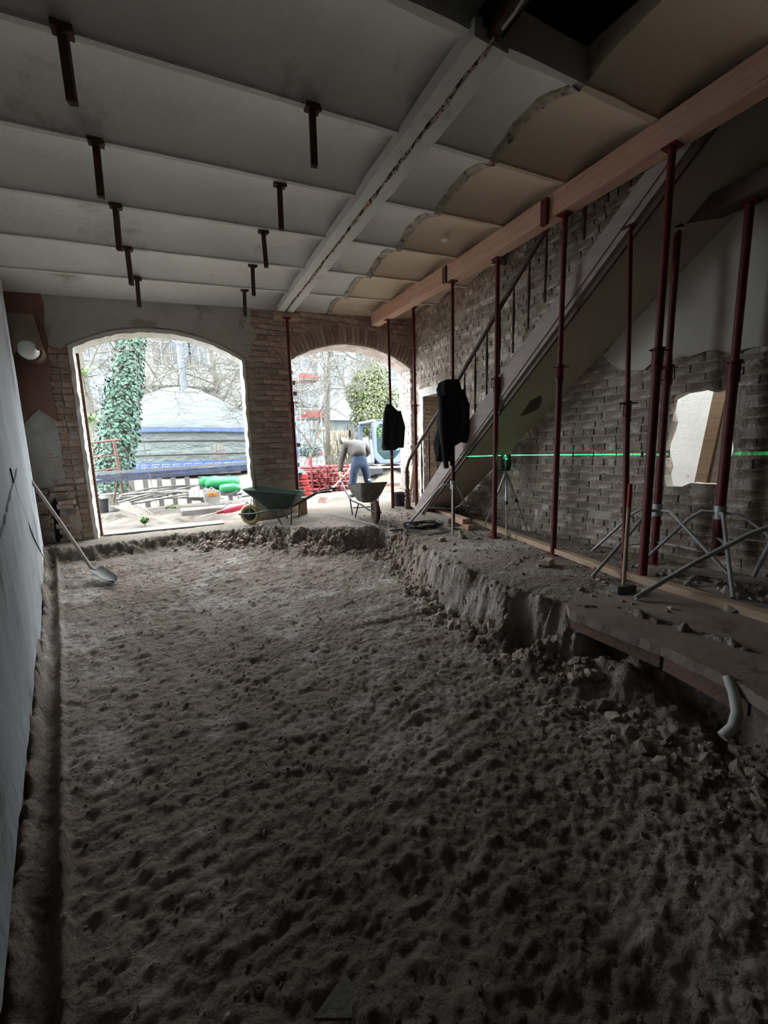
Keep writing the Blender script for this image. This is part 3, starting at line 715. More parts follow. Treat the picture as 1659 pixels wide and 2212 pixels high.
P8 = prop(3.85, 2.05, .0, 2.84, zk_of(1448, 800, 3.85), 'red steel prop standing in a grey tripod at the left edge of the wall hole', .032)
P9 = prop(3.95, 1.62, .17, 2.84, zk_of(1600, 790, 3.95), 'red steel prop hiding the right edge of the ragged wall hole', .036)
P0 = prop(1.74, 6.42, .38, 3.16, zk_of(618, 880, 1.74), 'red steel prop against the brick pier under the girder end', .03)
mb = MB(); mb.bar((1.80, 6.38, .07), (1.80, 6.38, .40), .12, .10); tag(mb.build('timber_post', M_board, bevel=.004), 'short timber post under the red prop at the brick pier', 'post')
mb = MB(); mb.box(1.66, 2.0, 6.22, 6.42, .02, .075); tag(mb.build('wood_block', M_board, bevel=.004), 'flat wood block on the ground at the foot of the brick pier', 'block')
mb = MB(); mb.box(3.84, 4.02, .3, 2.16, 2.845, 2.98); tag(mb.build('dark_header', M_dwood), 'dark timber header carried by the two props near the wall hole', 'beam')
# grey tripods round the props
def tripod(cx_, cy_, zb, za, feet, label, bend=.55):
    t = thing('prop_tripod', label, 'tripod', (cx_, cy_, zb), group='folding steel tripods round the props')
    MB().tube([(cx_, cy_, za-.05), (cx_, cy_, za+.06)], .042, 12).build('sleeve', M_galv, t, smooth=40)
    for fx, fy, fz in feet:
        c = Vector((cx_, cy_, za)); f = Vector((fx, fy, fz+.012)); d = f-c; hz = Vector((d.x, d.y, 0)); hn = hz.normalized(); Lh = hz.length
        pts = [c+hn*.035, c+hn*min(.12, Lh*.4)+Vector((0, 0, .01)), c+hn*min(.2, Lh*.55)+Vector((0, 0, -.05)), f]
        MB().tube(pts, .014, 8).build('leg', M_galv, t, smooth=50)
        m_ = c.lerp(f, .55); MB().bar(Vector((cx_, cy_, zb+(za-zb)*.42))+hn*.03, Vector((m_.x, m_.y, zb+(za-zb)*.46)), .022, .008).build('brace', M_galv, t)
    return t
T1 = tripod(3.34, 4.40, .06, .62, [(2.80, 4.75, gz(2.80, 4.75)), (3.09, 4.08, gz(3.09, 4.08)), (3.95, 4.75, 0)], 'grey steel tripod with bent legs round the prop with the long coat')
tripod(3.85, 2.05, .0, .50, [(3.00, 2.07, 0), (3.78, 2.62, 0), (3.68, 1.35, .02)], 'grey steel tripod round the prop at the left edge of the wall hole')
tripod(3.95, 1.62, .17, .52, [(3.60, 2.05, 0), (3.30, 1.23, 0.03), (4.05, 1.0, .1)], 'grey steel tripod at the prop on the right of the wall hole')
t4 = thing('prop_tripod', 'long grey tripod leg crossing the lower right corner in front of the rubble', 'tripod', (3.6, .9, 0), group='folding steel tripods round the props')
MB().tube([at_z(1372, 1292, .03), at_x(1500, 1216, 3.3), at_x(1620, 1153, 3.45), at_x(1690, 1130, 3.6)], .017, 8).build('leg', M_galv, t4, smooth=50)
MB().tube([at_x(1628, 1245, 3.7), at_x(1668, 1165, 3.6)], .015, 8).build('leg', M_galv, t4, smooth=50)
MB().tube([at_x(1690, 1100, 3.6), at_x(1690, 1330, 3.6)], .04, 10).build('sleeve', M_galv, t4, smooth=50)
mb = MB(); mb.box(3.62, 3.9, .9, 1.2, .02, .06); tag(mb.build('pale_block', M_plastic, bevel=.01), 'small pale block lying at the right edge behind the long tripod leg', 'block')

# ---- staircase
st = thing('staircase', 'steep enclosed wooden staircase with turned newel rising to the right', 'staircase', (3.5, 5.6, .1))
def zs_b(y): return .913+.885*(4.49-y)
def zs_t(y): return 1.35+.945*(4.39-y)
SF = lambda u, v, d: (3.5+d, u, v)
def string_poly(top, bottom, y0, y1): return [(y0, bottom(y0)), (y1, bottom(y1)), (y1, top(y1)), (y0, top(y0))]
mb = MB(); extrude_poly(mb, [(5.42, .08), (5.62, .08), (5.62, .14), (5.40, .40), (4.39, 1.35), (1.15, 4.0), (.9, 3.9), (1.15, 3.76), (4.49, .913)], [], SF, -.022, .022); mb.build('stringer', M_stair, st, bevel=.004)
mb = MB(); extrude_poly(mb, [(5.50, .08), (5.58, .09), (4.43, 1.06), (1.15, 3.92), (1.15, 3.86), (4.43, 1.0)], [], SF, -.034, -.022); mb.build('stringer_moulding', M_stair, st)
mb = MB(); extrude_poly(mb, [(5.42, .05), (4.49, .86), (1.15, 3.72), (1.15, 3.66), (4.52, .81), (5.46, .0)], [], SF, -.01, .02); mb.build('lower_bead', M_dwood, st)
n = 15
for k in range(n):
    y = 5.45-k*.265; z = .26+k*.243
    if y < 1.4: break
    mb = MB(); mb.box(3.52, XR-.03, y-.28, y, z-.03, z); mb.build('tread', M_stair, st)
# soffit: plaster underside sloping to the wall
mb = MB(); rr = []
for y in np.linspace(5.5, 1.2, 30):
    zw = 1.0+.77*(4.165-y); zb_ = zs_b(y)-.02; pts = []
    for t_ in np.linspace(0, 1, 6): pts.append((3.51+(XR-.04-3.51)*t_, y, zb_+(zw-zb_)*t_))
    rr.append(pts+[(p[0], p[1], p[2]+.03) for p in reversed(pts)])
mb.rings(rr).build('soffit', M_soffit, st, smooth=40)
def soff(y, t, d):
    zw = 1.0+.77*(4.165-y); zb2 = zs_b(y)-.02; return (3.51+(XR-.04-3.51)*t, y, zb2+(zw-zb2)*t-.003-d)
mb = MB(); extrude_poly(mb, ragged([(3.40, .62), (3.43, .70), (3.50, .78), (3.60, .68), (3.68, .54), (3.60, .52), (3.50, .50), (3.44, .56)], .03, .008), [], soff, 0, .006); mb.build('soffit_stain', M_dwood, st)
# handrail and balusters
rail = [at_x(887, 990, 3.5), at_x(880, 1003, 3.5), at_x(905, 960, 3.5), at_x(945, 893, 3.5), at_x(985, 829, 3.5), at_x(1078, 668, 3.5), at_x(1170, 512, 3.5), at_x(1235, 400, 3.5)]
rl = [at_x(879, 1012, 3.5), at_x(884, 994, 3.5), at_x(899, 968, 3.5), at_x(985, 829, 3.5), at_x(1078, 668, 3.5), at_x(1170, 512, 3.5), at_x(1250, 375, 3.5), at_x(1330, 235, 3.5)]
MB().tube(rl, .026, 10).build('handrail', M_dwood, st, smooth=50)
def rail_z(y):
    for p, q in zip(rl[:-1], rl[1:]):
        if min(p.y, q.y) <= y <= max(p.y, q.y): return p.z+(q.z-p.z)*(y-p.y)/(q.y-p.y)
    return rl[-1].z
def baluster(y):
    z0 = zs_t(y)-.03; z1 = rail_z(y); pr = []
    for t_, r in ((0, .013), (.1, .013), (.13, .018), (.16, .010), (.45, .017), (.6, .019), (.8, .011), (.84, .016), (.87, .010), (1, .010)): pr.append((r, z0+(z1-z0)*t_))
    MB().lathe(pr, 8, (3.5, y, 0)).build('baluster', M_dwood, st, smooth=50)
y = 5.42
while y > 2.0: baluster(y); y -= .2125
nw = rl[0]
pr = [(.055, 0), (.055, .22), (.04, .24), (.055, .27), (.04, .30), (.032, .33), (.052, .37), (.035, .42), (.05, .47), (.036, .5), (.03, .52), (.038, .6), (.036, .75), (.028, .82), (.045, .86), (.03, .9), (.03, .94)]
hN = nw.z-.07; ny_ = nw.y
MB().lathe([(r, .07+h*hN/.94) for r, h in pr], 16, (3.5, ny_, 0)).build('newel_post', M_dwood, st, smooth=45)

# ---- concrete edge slab with board, lower right
mb = MB()
edge = [(2.34, 1.80), (2.25, 1.70), (2.25, 1.47), (2.25, 1.07), (2.2, .8), (2.12, .64), (2.0, .3), (1.98, -1.5)]
pl = ragged(edge, .06, .012, keep=())[:-1]
pl = [p for p in pl if p[0] < 2.4]+[(1.98, -1.5)]
pl = []
for a_, b_ in zip(edge[:-1], edge[1:]):
    m_ = max(1, int(math.dist(a_, b_)/.05))
    for k in range(m_): t_ = k/m_; pl.append((a_[0]+(b_[0]-a_[0])*t_+rnd.uniform(-.004, .004), a_[1]+(b_[1]-a_[1])*t_))
pl.append(edge[-1])
bk = ragged([(XR, 1.55), (3.3, 1.72), (2.9, 1.62), (2.6, 1.85), (2.34, 1.80)], .05, .035)
bk = [p for p in bk if not (p[0] > 2.5 and p[1] > 2.0)]
n_ = max(i for i, p in enumerate(bk) if math.dist(p, (2.34, 1.80)) < .01)
extrude_poly(mb, pl+[(XR, -1.5)]+bk[:n_], [], lambda u, v, d: (u, v, d), -.045, .014)
struct(mb.build('floor_slab', M_slab), 'thin screed slab overhanging the dug edge at the lower right', 'slab')
for k, (a_, b_, lb) in enumerate((((2.30, 1.72, -.085), (2.285, 1.14, -.085), 'reddish formwork board under the slab edge, far length'), ((2.285, 1.12, -.09), (2.20, .72, -.09), 'reddish formwork board under the slab edge, near length'))):
    mb = MB(); mb.bar(a_, b_, .022, .085); tag(mb.build('formwork_board', mat('dirty_formwork', (.22, .13, .10), (.15, .10, .08), 5, .85, .4, 30)), lb, 'board')
mb = MB(); c3 = [at_x(1573, 1462, 2.2), at_x(1586, 1500, 2.16), at_x(1592, 1540, 2.12), at_x(1584, 1570, 2.08), at_x(1560, 1592, 2.03)]
tag(MB().tube(c3, .022, 12).build('conduit_pipe', M_plastic, smooth=50), 'bent pale plastic conduit sticking out of the bank below the slab', 'pipe')

# ---- sleepers and loose timber on the upper ground
def plank(a, b, w, h, m, name, label, cat='plank', group=None, roll=0):
    mb = MB(); mb.bar(a, b, w, h, roll=roll); return tag(mb.build(name, m, bevel=.004), label, cat, group)
ta, tb, tm = at_z(1659, 1352, .04), at_z(1370, 1262, .04), at_z(1035, 1138, .05)
plank(Vector((3.02, .2, .035)), Vector((3.24, 1.9, .035)), .09, .06, M_board, 'floor_timber', 'near floor timber with yellowish edge in front of the rubble, lower right')
plank(Vector((3.22, 1.92, .03)), Vector((3.85, 4.55, .05)), .09, .055, M_board, 'floor_timber', 'middle floor timber running past the lone prop and the laser tripod')
plank(Vector((3.48, 4.62, .08)), Vector((3.66, 6.5, .13)), .10, .07, M_grey_board, 'floor_timber', 'far floor timber running to the right jamb under the bucket')
plank(Vector((3.14, .2, .02)), Vector((3.42, 1.75, .02)), .12, .03, M_grey_board, 'floor_plank', 'dark dusty plank lying beside the near floor timber')
plank(at_z(1008, 1128, .10), at_z(935, 1100, .12), .12, .09, M_timber, 'timber_offcut', 'short squared timber offcut lying behind the coat prop', 'timber')
plank(at_z(1018, 1139, .05), at_z(1002, 1135, .05), .10, .06, M_timber, 'wood_block', 'small orange wood block beside the laser tripod', 'block')
def brick_obj(p, rot, m, label, sz=(.2, .1, .06), name='loose_brick', cat='brick'):
    mb = MB(); T = Matrix.Translation(p) @ Matrix.Rotation(rot, 4, 'Z'); mb.box(-sz[0]/2, sz[0]/2, -sz[1]/2, sz[1]/2, -sz[2]/2, sz[2]/2, T); return tag(mb.build(name, m, bevel=.006), label, cat)
brick_obj(at_z(1183, 1214, .03), .4, M_brick, 'loose brown brick on the ground left of the lone prop foot', (.14, .08, .055))
brick_obj(at_z(1345, 1270, .04), -.3, M_conc, 'grey concrete block under the red-tipped stick', (.16, .09, .055), 'concrete_block', 'block')
brick_obj(at_z(1060, 1290, .02)+Vector((0.02, 0, .01)), .9, M_brick, 'half brick at the bank top', (.1, .07, .05)) if False else None
for k, (px, py, lb) in enumerate(((955, 1165, 'brown clod-like brick piece at the foot of the small tripod'), (998, 1160, 'dark spiky root lump beside the small tripod foot'))):
    pp = at_z(px, py, .02); mb = MB(); vs, fs = BV[k]
    bm = bmesh.new(); bmesh.ops.create_icosphere(bm, subdivisions=2, radius=.05)
    for v in bm.verts: v.co = v.co*(1+.5*vnoise(np.array([v.co.x*40+k*9]), np.array([v.co.y*40+v.co.z*30]))[0]); v.co.z *= .75; v.co += Vector(pp)
    if k:
        for v in bm.verts:
            if v.co.z > pp.z+.02 and v.index % 5 == 0: v.co.z += .05
    me = bpy.data.meshes.new('l'); bm.to_mesh(me); bm.free(); me.materials.append(M_clod); o = link('earth_lump', me); tag(o, lb, 'lump')
# red-tipped stick
t = thing('marking_stick', 'wooden stick with a red painted top standing on a concrete block', 'stick', at_z(1347, 1262, .07))
s0 = at_z(1347, 1262, .07); s1 = at_x(1362, 1045, s0.x+.03); sm = s0.lerp(s1, .77)
MB().tube([s0, sm], .014, 10).build('shaft', M_board, t, smooth=50); MB().tube([sm, s1], .0145, 10).build('red_tip', M_redb, t, smooth=50)
# rubble behind
rub = MB(); rb = random.Random(4)
def pl_rub(rr): return 3.55+rr.gauss(0, .16), 1.15+rr.gauss(0, .28)
tag(clods('rubble_heap', 160, pl_rub, mat('rubble', (.33, .29, .25), (.22, .18, .15), 8, .95, .8, 30, rand=.25), .03, .085), 'heap of broken mortar and brick rubble behind the long tripod leg', 'rubble', kind='stuff')
plank((3.62, 1.75, .07), (3.98, .3, .10), .14, .03, M_grey_board, 'floor_plank', 'dusty plank lying across the rubble at the right wall')
# cable coil
mb = MB(); pts = []; cc = at_z(915, 1141, gz(2.98, 4.6)+.02)
for k in range(420):
    a_ = k*.19; rr_ = .12+.10*abs(sin(k*.023))+.03*sin(k*.7); pts.append((cc.x+rr_*cos(a_)*1.25, cc.y+rr_*sin(a_)*.9, cc.z+.012+.035*abs(sin(k*.05))+.00006*k))
tag(mb.tube(pts, .006, 5).build('cable_coil', M_black, smooth=60), 'tangled coil of black cable lying at the corner of the upper ground', 'cable')
pts = [Vector((p[0], p[1], gz(p[0], p[1])+.012)) for p in [tuple(at_z(x, y, .06))[:2] for x, y in ((700, 1119), (740, 1124), (780, 1130), (820, 1137), (850, 1136), (885, 1138))]]
pts2 = []
for a_, b_ in zip(pts[:-1], pts[1:]):
    for k in range(8): q = a_.lerp(b_, k/8); pts2.append((q.x, q.y, gz(q.x, q.y)+.012))
tag(MB().tube(pts2, .006, 5).build('loose_cable', M_plastic, smooth=60), 'thin pale cable trailing over the earth towards the coil', 'cable')
plank(at_z(870, 1143, .07), at_z(842, 1146, .06), .03, .02, M_black, 'flat_bar', 'small dark bar lying by the cable coil', 'bar')

# ---- laser level on tripod (a real light behind a horizontal slit)
lx, ly = 3.54, 3.62; lz = 1.0
lt = thing('laser_tripod', 'light aluminium camera tripod carrying the laser level', 'tripod', (lx, ly, 0))
ap = Vector((lx, ly, .82))
for f in (at_z(1043, 1147, 0), at_z(1139, 1150, 0), Vector((3.45, 3.50, 0))):
    mid = ap.lerp(f, .45)
    l_ = MB().bar(ap+(f-ap)*.03, mid, .022, .018).build('leg', M_galv, lt); MB().tube([mid, f+Vector((0, 0, .02))], .008, 8).build('lower_section', M_galv, l_, smooth=50)
    MB().bar(mid-(f-ap)*.02, mid+(f-ap)*.03, .03, .026).build('clip', M_black, l_)
MB().tube([(lx, ly, .30), (lx, ly, .86)], .011, 10).build('centre_column', M_galv, lt, smooth=50)
mb = MB()
for f in (at_z(1043, 1147, 0), at_z(1139, 1150, 0), Vector((3.45, 3.50, 0))): q = ap.lerp(f, .60); mb.bar((lx, ly, q.z+.01), q, .012, .004)
mb.build('spreader', M_black, lt)
mb = MB(); mb.box(lx-.035, lx+.035, ly-.035, ly+.035, .83, .865); mb.tube([(lx-.03, ly, .85), (lx-.10, ly+.03, .83)], .008, 6); mb.build('head', M_black, lt, bevel=.004)
lv = thing('laser_level', 'small black laser level glowing green on top of the tripod', 'laser level', (lx, ly, .866))
mb = MB(); mb.box(lx-.04, lx+.04, ly-.045, ly+.045, .866, lz-.035); mb.build('body', M_black, lv, bevel=.008)
mb = MB(); mb.box(lx-.035, lx-.028, ly-.03, ly+.03, .885, .93); mb.build('display', M_galv, lv)
mb = MB(); mb.lathe([(.006, -.012), (.012, -.012), (.012, -.004), (.006, -.004)], 12, (lx, ly, lz-.028)); mb.build('lens', M_led, lv)
GAP = .00035
mb = MB(); mb.lathe([(.055, -.03), (.055, -GAP), (.002, -GAP)], 48, (lx, ly, lz)); mb.build('lower_housing', M_black, lv)
mb = MB(); mb.lathe([(.002, GAP), (.055, GAP), (.05, .02), (.02, .024)], 48, (lx, ly, lz)); mb.build('upper_housing', M_black, lv)
mb = MB(); rr = []
for k in range(20):
    a_ = radians(100+k*(175/19)); rr.append([(lx+r_*cos(a_), ly+r_*sin(a_), lz+z_) for r_, z_ in ((.056, -.03), (.06, -.03), (.06, .02), (.056, .02))])
mb.rings(rr).build('shutter', M_black, lv)
ll = bpy.data.lights.new('laser_light', 'POINT'); ll.energy = 70.0; ll.color = (.03, 1, .28); ll.shadow_soft_size = 0; lo = bpy.data.objects.new('laser_light', ll); COL.objects.link(lo); lo.location = (lx, ly, lz)
l2 = bpy.data.lights.new('laser_glow', 'POINT'); l2.energy = .05; l2.color = (.1, 1, .4); l2.shadow_soft_size = .01; lo2 = bpy.data.objects.new('laser_glow', l2); COL.objects.link(lo2); lo2.location = (lx-.07, ly-.05, lz-.01)
mb = MB(); mb.lathe([(.002, 0), (.008, .003), (.008, .012), (.002, .014)], 10, (lx-.045, ly-.03, lz+.004)); mb.build('indicator', M_led, lv)

# ---- jackets
def garment(name, label, prof, cx_, cy_, sleeves, N=40, amp=.012):
    t = thing(name, label, 'jacket', (cx_, cy_, prof[0][0])); rr = []
    for (z, xo, rx, ry) in prof:
        ring = []
        for k in range(N):
            a_ = 2*pi*k/N; w = 1+amp/max(rx, .03)*(sin(a_*7+z*6)+.6*sin(a_*11-z*9)+.5*sin(a_*3+z*20))
            ring.append((cx_+(xo+rx*cos(a_)*w)*cos(YAW), cy_-(xo+rx*cos(a_)*w)*sin(YAW)+ry*sin(a_)*w-.02, z))
        rr.append(ring)
    MB().rings(rr).build('body', M_cloth, t, smooth=60)
    for pts, rs in sleeves: 
        P_ = [(cx_+p[0]*cos(YAW), cy_-p[0]*sin(YAW)+p[1], p[2]) for p in pts]; MB().tube(P_, rs, 14).build('sleeve', M_cloth, t, smooth=60)
    return t
def gprof(rows, Y):   # rows: (py, pxl, pxr)
    out = []; c0 = None
    for py, l_, r_ in rows:
        A_ = at_y(l_, py, Y); B_ = at_y(r_, py, Y); out.append((A_, B_))
    return out
def mk_garment(name, label, rows, P, slv, ryf=.55):
    px_, py_ = P; prof = []
    for yy, l_, r_ in rows:
        d = (Vector((px_, py_, 1))-EYE).dot(_F); pc = to_px((px_, py_, 1.5 if yy < 1000 else 1))
        z = EYE.z-((yy-_hy(px_, py_))/FPX)*_dep(px_, py_)
        c_ = to_px((px_, py_, z)); k = c_[2]/FPX
        rx = max(.02, (r_-l_)/2*k); prof.append((z, ((l_+r_)/2-c_[0])*k, rx, max(.03, min(.10, rx*ryf))))
    out = []
    for pts, rs in slv:
        q = []
        for x_, y_, dy in pts:
            z = EYE.z-((y_-_hy(px_, py_))/FPX)*_dep(px_, py_); c_ = to_px((px_, py_, z)); q.append(((x_-c_[0])*c_[2]/FPX, dy, z))
        out.append((q, rs))
    return garment(name, label, prof, px_, py_, out)
def _hy(x, y): return to_px((x, y, 1.1))[1]
def _dep(x, y): a_ = to_px((x, y, 1.1))[1]; b_ = to_px((x, y, .6))[1]; return .5*FPX/(b_-a_)
mk_garment('long_black_coat', 'long black hooded coat hung on the prop with the small tripod',
    [(826, 962, 982), (832, 948, 988), (845, 943, 992), (862, 946, 1001), (880, 947, 1000), (900, 945, 998), (925, 943, 997), (945, 941, 996), (957, 940, 990), (965, 939, 975), (985, 940, 973), (996, 941, 970)], (3.34, 4.40),
    [([(990, 850, -.04), (996, 880, -.08), (996, 930, -.08), (992, 957, -.07)], [.05, .062, .058, .05]), ([(950, 860, -.05), (948, 930, -.09), (953, 990, -.09), (957, 1010, -.08)], [.05, .05, .038, .034]), ([(968, 960, -.06), (970, 990, -.06), (971, 1005, -.06)], [.035, .03, .028])])
mk_garment('black_jacket', 'smaller black jacket hung on the prop in front of the right arch',
    [(876, 834, 842), (884, 832, 850), (895, 830, 858), (912, 829, 863), (930, 828, 866), (950, 826, 865), (965, 826, 864), (973, 828, 850)], (3.30, 6.05),
    [([(858, 892, -.03), (864, 925, -.06), (862, 968, -.06)], [.05, .06, .05]), ([(832, 890, -.03), (828, 930, -.06), (827, 965, -.06)], [.04, .05, .045])])

# ---- wheelbarrows
def wheelbarrow(label, loc, rz, mt, mtyre, msd, rx=0):
    t = thing('wheelbarrow', label, 'wheelbarrow', loc, (rx, 0, rz), local=True)
    mb = MB(); rr = []; rin = []
    def loop(x0, x1, w0, w1, z0, z1, n=6):
        pts = []
        cs = [(x1, w1, z1), (x0, w0, z0)]
        corners = [(x1, -w1, z1), (x1, w1, z1), (x0, w0, z0), (x0, -w0, z0)]; rc = .07
        for i, (x, y, z) in enumerate(corners):
            cxx = x-rc*(1 if x > (x0+x1)/2 else -1); cyy = y-rc*(1 if y > 0 else -1); a0 = {0: -pi/2, 1: 0, 2: pi/2, 3: pi}[i]
            for k in range(n+1): a_ = a0+pi/2*k/n; pts.append((cxx+rc*cos(a_), cyy+rc*sin(a_), z))
        return pts
    WS = 1 if msd else .84
    _lp = loop
    loop = lambda a, b, c, d, e, f: _lp(a, b, c*WS, d*WS, e, f)
    outs = [loop(-.18, .25, .16, .14, .30, .30), loop(-.27, .40, .24, .22, .42, .45), loop(-.36, .62, .32, .28, .56, .66), loop(-.38, .645, .34, .30, .565, .665), loop(-.355, .61, .315, .275, .56, .66), loop(-.26, .39, .23, .21, .425, .455), loop(-.17, .24, .15, .13, .315, .315)]
    mb.rings(outs).build('tray', mt, t, smooth=35)
    for s in (-1, 1):
        MB().tube([(.80, s*.035, .20), (.50, s*.09, .215), (.22, s*.15, .27), (-.15, s*.23, .30), (-.38, s*.28, .42), (-.68, s*.30, .58), (-.92, s*.30, .60)], .0145, 8).build('frame_tube', M_frame, t, smooth=50)
        MB().tube([(-.80, s*.30, .592), (-.95, s*.30, .602)], .019, 10).build('grip', M_black if msd else M_galv, t, smooth=50)
        MB().tube([(.10, s*.17, .27), (-.02, s*.20, .06), (-.06, s*.21, .012), (-.16, s*.22, .012), (-.21, s*.22, .05), (-.24, s*.25, .34)], .0125, 8).build('leg', M_frame, t, smooth=50)
        MB().tube([(.60, s*.05, .20), (.54, s*.075, .40), (.52, s*.09, .50)], .008, 6).build('wheel_stay', M_frame, t, smooth=50)
    MB().tube([(-.15, -.22, .17), (-.15, .22, .17)], .01, 6).build('cross_brace', M_frame, t)
    w = MB(); prof = []
    for k in range(13): a_ = 2*pi*k/12; prof.append((.145+.045*cos(a_), .04*sin(a_)))
    w.lathe(prof, 28, (.60, 0, .19), 'y'); wh = w.build('wheel', mtyre, t, smooth=60)
    MB().lathe([(.02, -.045), (.10, -.03), (.115, -.012), (.115, .012), (.10, .03), (.02, .045)], 24, (.60, 0, .19), 'y').build('hub', M_black if mtyre is M_tan else M_rust, wh, smooth=30)
    MB().tube([(.60, -.07, .19), (.60, .07, .19)], .01, 8).build('axle', M_galv, wh)
    return t
w1 = at_z(541, 1131, .05); w1h = at_z(650, 1122, .05)
z1_ = gz(1.0, 6.3)
wheelbarrow('green wheelbarrow with tan tyre standing side-on before the brick pier', (1.41, 6.11, .035), radians(148), M_tray, M_tan, 1).scale = (.86, .86, .86)
wb2 = at_z(812, 1131, .065)
wheelbarrow('grey dusty wheelbarrow with rusty wheel pointing at the camera, handles up', (wb2.x-.60*.88*cos(radians(-101)), wb2.y-.60*.88*sin(radians(-101)), .07), radians(-101), M_tray2, M_rust, 0).scale = (.88, .88, .9)

# ---- bucket, boards, toolbox by the stair foot
def bucket(label, p, r, h, m, mt_rim, name='bucket'):
    t = thing(name, label, 'bucket', p)
    MB().lathe([(r*.78, 0), (r*.8, .01), (r, h-.015), (r*1.05, h-.015), (r*1.05, h), (r*.97, h), (r*.76, .02), (.01, .02)], 24, p).build('body', m, t, smooth=40)
    MB().tube([(p[0]+r*cos(a_), p[1]+.02, p[2]+h+r*.55*sin(a_)) for a_ in np.linspace(0, pi, 14)], .004, 6).build('handle', mt_rim, t, smooth=60)
    return t
bucket('black builder bucket by the right jamb beside the newel post', tuple(at_z(864, 1094, .11)), .145, .25, M_black, M_galv)
bucket('dark bucket outside at the left jamb of the left arch', tuple(at_z(224, 1108, .02)), .16, .30, M_black, M_galv)
b0 = at_y(866, 1085, 6.75); b1 = at_y(882, 980, 6.9)
plank(at_y(868, 1080, 6.72), at_y(884, 981, 6.86), .16, .05, M_grey_board, 'leaning_board', 'mortar-caked board leaning on the right jamb behind the bucket', 'board')
plank(at_y(884, 1082, 6.55), at_y(896, 984, 6.62), .06, .04, M_board, 'leaning_board', 'narrow brown board leaning on the right jamb behind the newel', 'board')
t = thing('tool_case', 'red tool case with white cloth under the stair foot', 'case', at_x(938, 1112, 3.75))
c = at_x(935, 1112, 3.72); MB().box(c.x-.08, c.x+.16, c.y-.14, c.y+.16, c.z, c.z+.17).build('case', M_bred, t, bevel=.02); MB().box(c.x-.085, c.x-.082, c.y+.02, c.y+.10, c.z+.02, c.z+.15).build('white_label', M_plastic, t)
MB().tube([(c.x+.02, c.y-.06, c.z+.17), (c.x+.02, c.y-.05, c.z+.2), (c.x+.02, c.y+.05, c.z+.2), (c.x+.02, c.y+.06, c.z+.17)], .008, 6).build('handle', M_black, t)
plank(at_x(968, 1112, 3.72), at_x(985, 1108, 3.72), .1, .04, M_black, 'dark_tool', 'low dark machine part lying under the stair foot', 'tool')

# ---- shovel leaning on the left wall end
t = thing('shovel', 'long-handled shovel leaning on the left wall end with blade on the floor', 'shovel', (-.75, 5.3, -.22))
nk = at_y(197, 1226, 5.42); tp = at_y(65, 1035, 6.02); bl = at_y(243, 1250, 5.12)
nk.z = max(nk.z, gz(nk.x, nk.y)+.03); bl.z = gz(bl.x, bl.y)+.015
MB().tube([tp, tp.lerp(nk, .5)+Vector((0, 0, .01)), nk, nk.lerp(bl, .2)], [.016, .018, .017, .014], 10).build('handle', M_grey_board, t, smooth=50)
d = (bl-nk); sd = d.cross(EZ).normalized(); up = sd.cross(d.normalized()); mb = MB(); rr = []
for k in range(9):
    q = k/8; w = .075*(1 if q < .6 else math.sqrt(max(.04, 1-((q-.6)/.4)**2))); c_ = nk.lerp(bl, .15+.95*q); 
    rr.append([c_+sd*w*s_+up*(.025*abs(s_)**2+.004*h) for h in (1,) for s_ in np.linspace(-1, 1, 7)]+[c_+sd*w*s_+up*(.025*abs(s_)**2-.0) for s_ in np.linspace(1, -1, 7)])
mb.rings(rr).build('blade', mat('worn_blade_steel', (.06, .058, .056), (.10, .095, .09), 9, .65, metal=.1), t, smooth=50)
# string and wire on the left wall
sp = [Vector((wallx(y)+.006, y, z)) for y, z in ((5.0, 1.0), (5.3, .62), (5.55, .3), (5.7, .08))]
tag(MB().tube([at_wall(22, 1012), at_wall(30, 1045), at_wall(42, 1082), at_wall(58, 1122), at_wall(72, 1160), at_wall(88, 1192)], .005, 6).build('wall_wire', M_black, smooth=60), 'dark wire hanging down the left wall', 'wire')
q = at_z(185, 1382, -.36); tag(MB().tube([at_wall(88, 1192), at_z(125, 1275, -.30)+Vector((0, 0, .04)), at_z(160, 1335, -.36)+Vector((0, 0, .03)), Vector((q.x, q.y, gz(q.x, q.y)+.01))], .0035, 6).build('string', M_board, smooth=60), 'thin pale string running from the left wall down onto the floor', 'string')
# wall lamp with sacking
t = thing('bulkhead_lamp', 'round glass bulkhead lamp under a torn paper sheet in the left corner', 'lamp', at_y(64, 757, 6.3))
c = at_y(62, 757, 6.32)
MB().lathe([(.02, -.11), (.07, -.10), (.10, -.06), (.105, 0), (.105, .06)], 22, c, 'y').build('glass_shade', M_glass, t, smooth=60)
MB().lathe([(.125, .0), (.13, .02), (.125, .22), (.03, .28)], 22, c, 'y').build('housing', M_rust, t, smooth=40)
mb = MB(); A_ = [at_y(-8, 675, 6.42), at_y(72, 680, 6.42), at_y(94, 752, 6.25), at_y(80, 757, 6.2), at_y(68, 742, 6.17), at_y(48, 738, 6.17), at_y(34, 760, 6.22), at_y(10, 820, 6.35)]
extrude_poly(mb, [(p.x, p.z) for p in A_], [], lambda u, v, d: (u, 6.20+.18*max(0, (v-2.3))/.5+d, v), 0, .006)
tag(mb.build('paper_sheet', mat('brown_paper', (.26, .20, .15), (.2, .155, .12), 5, .9, .5, 14)), 'torn brown paper sheet hanging over the lamp in the left corner', 'paper')
# board piece near bottom of the frame
pb = [at_z(745, 2125, -.36), at_z(680, 2230, -.37), at_z(762, 2230, -.37), at_z(764, 2150, -.36)]
mb = MB(); extrude_poly(mb, [(p.x, p.y) for p in pb], [], lambda u, v, d: (u, v, -.335+d), 0, .012); tag(mb.build('board_shard', M_conc), 'pale pointed board shard lying in the dark at the bottom edge', 'shard')

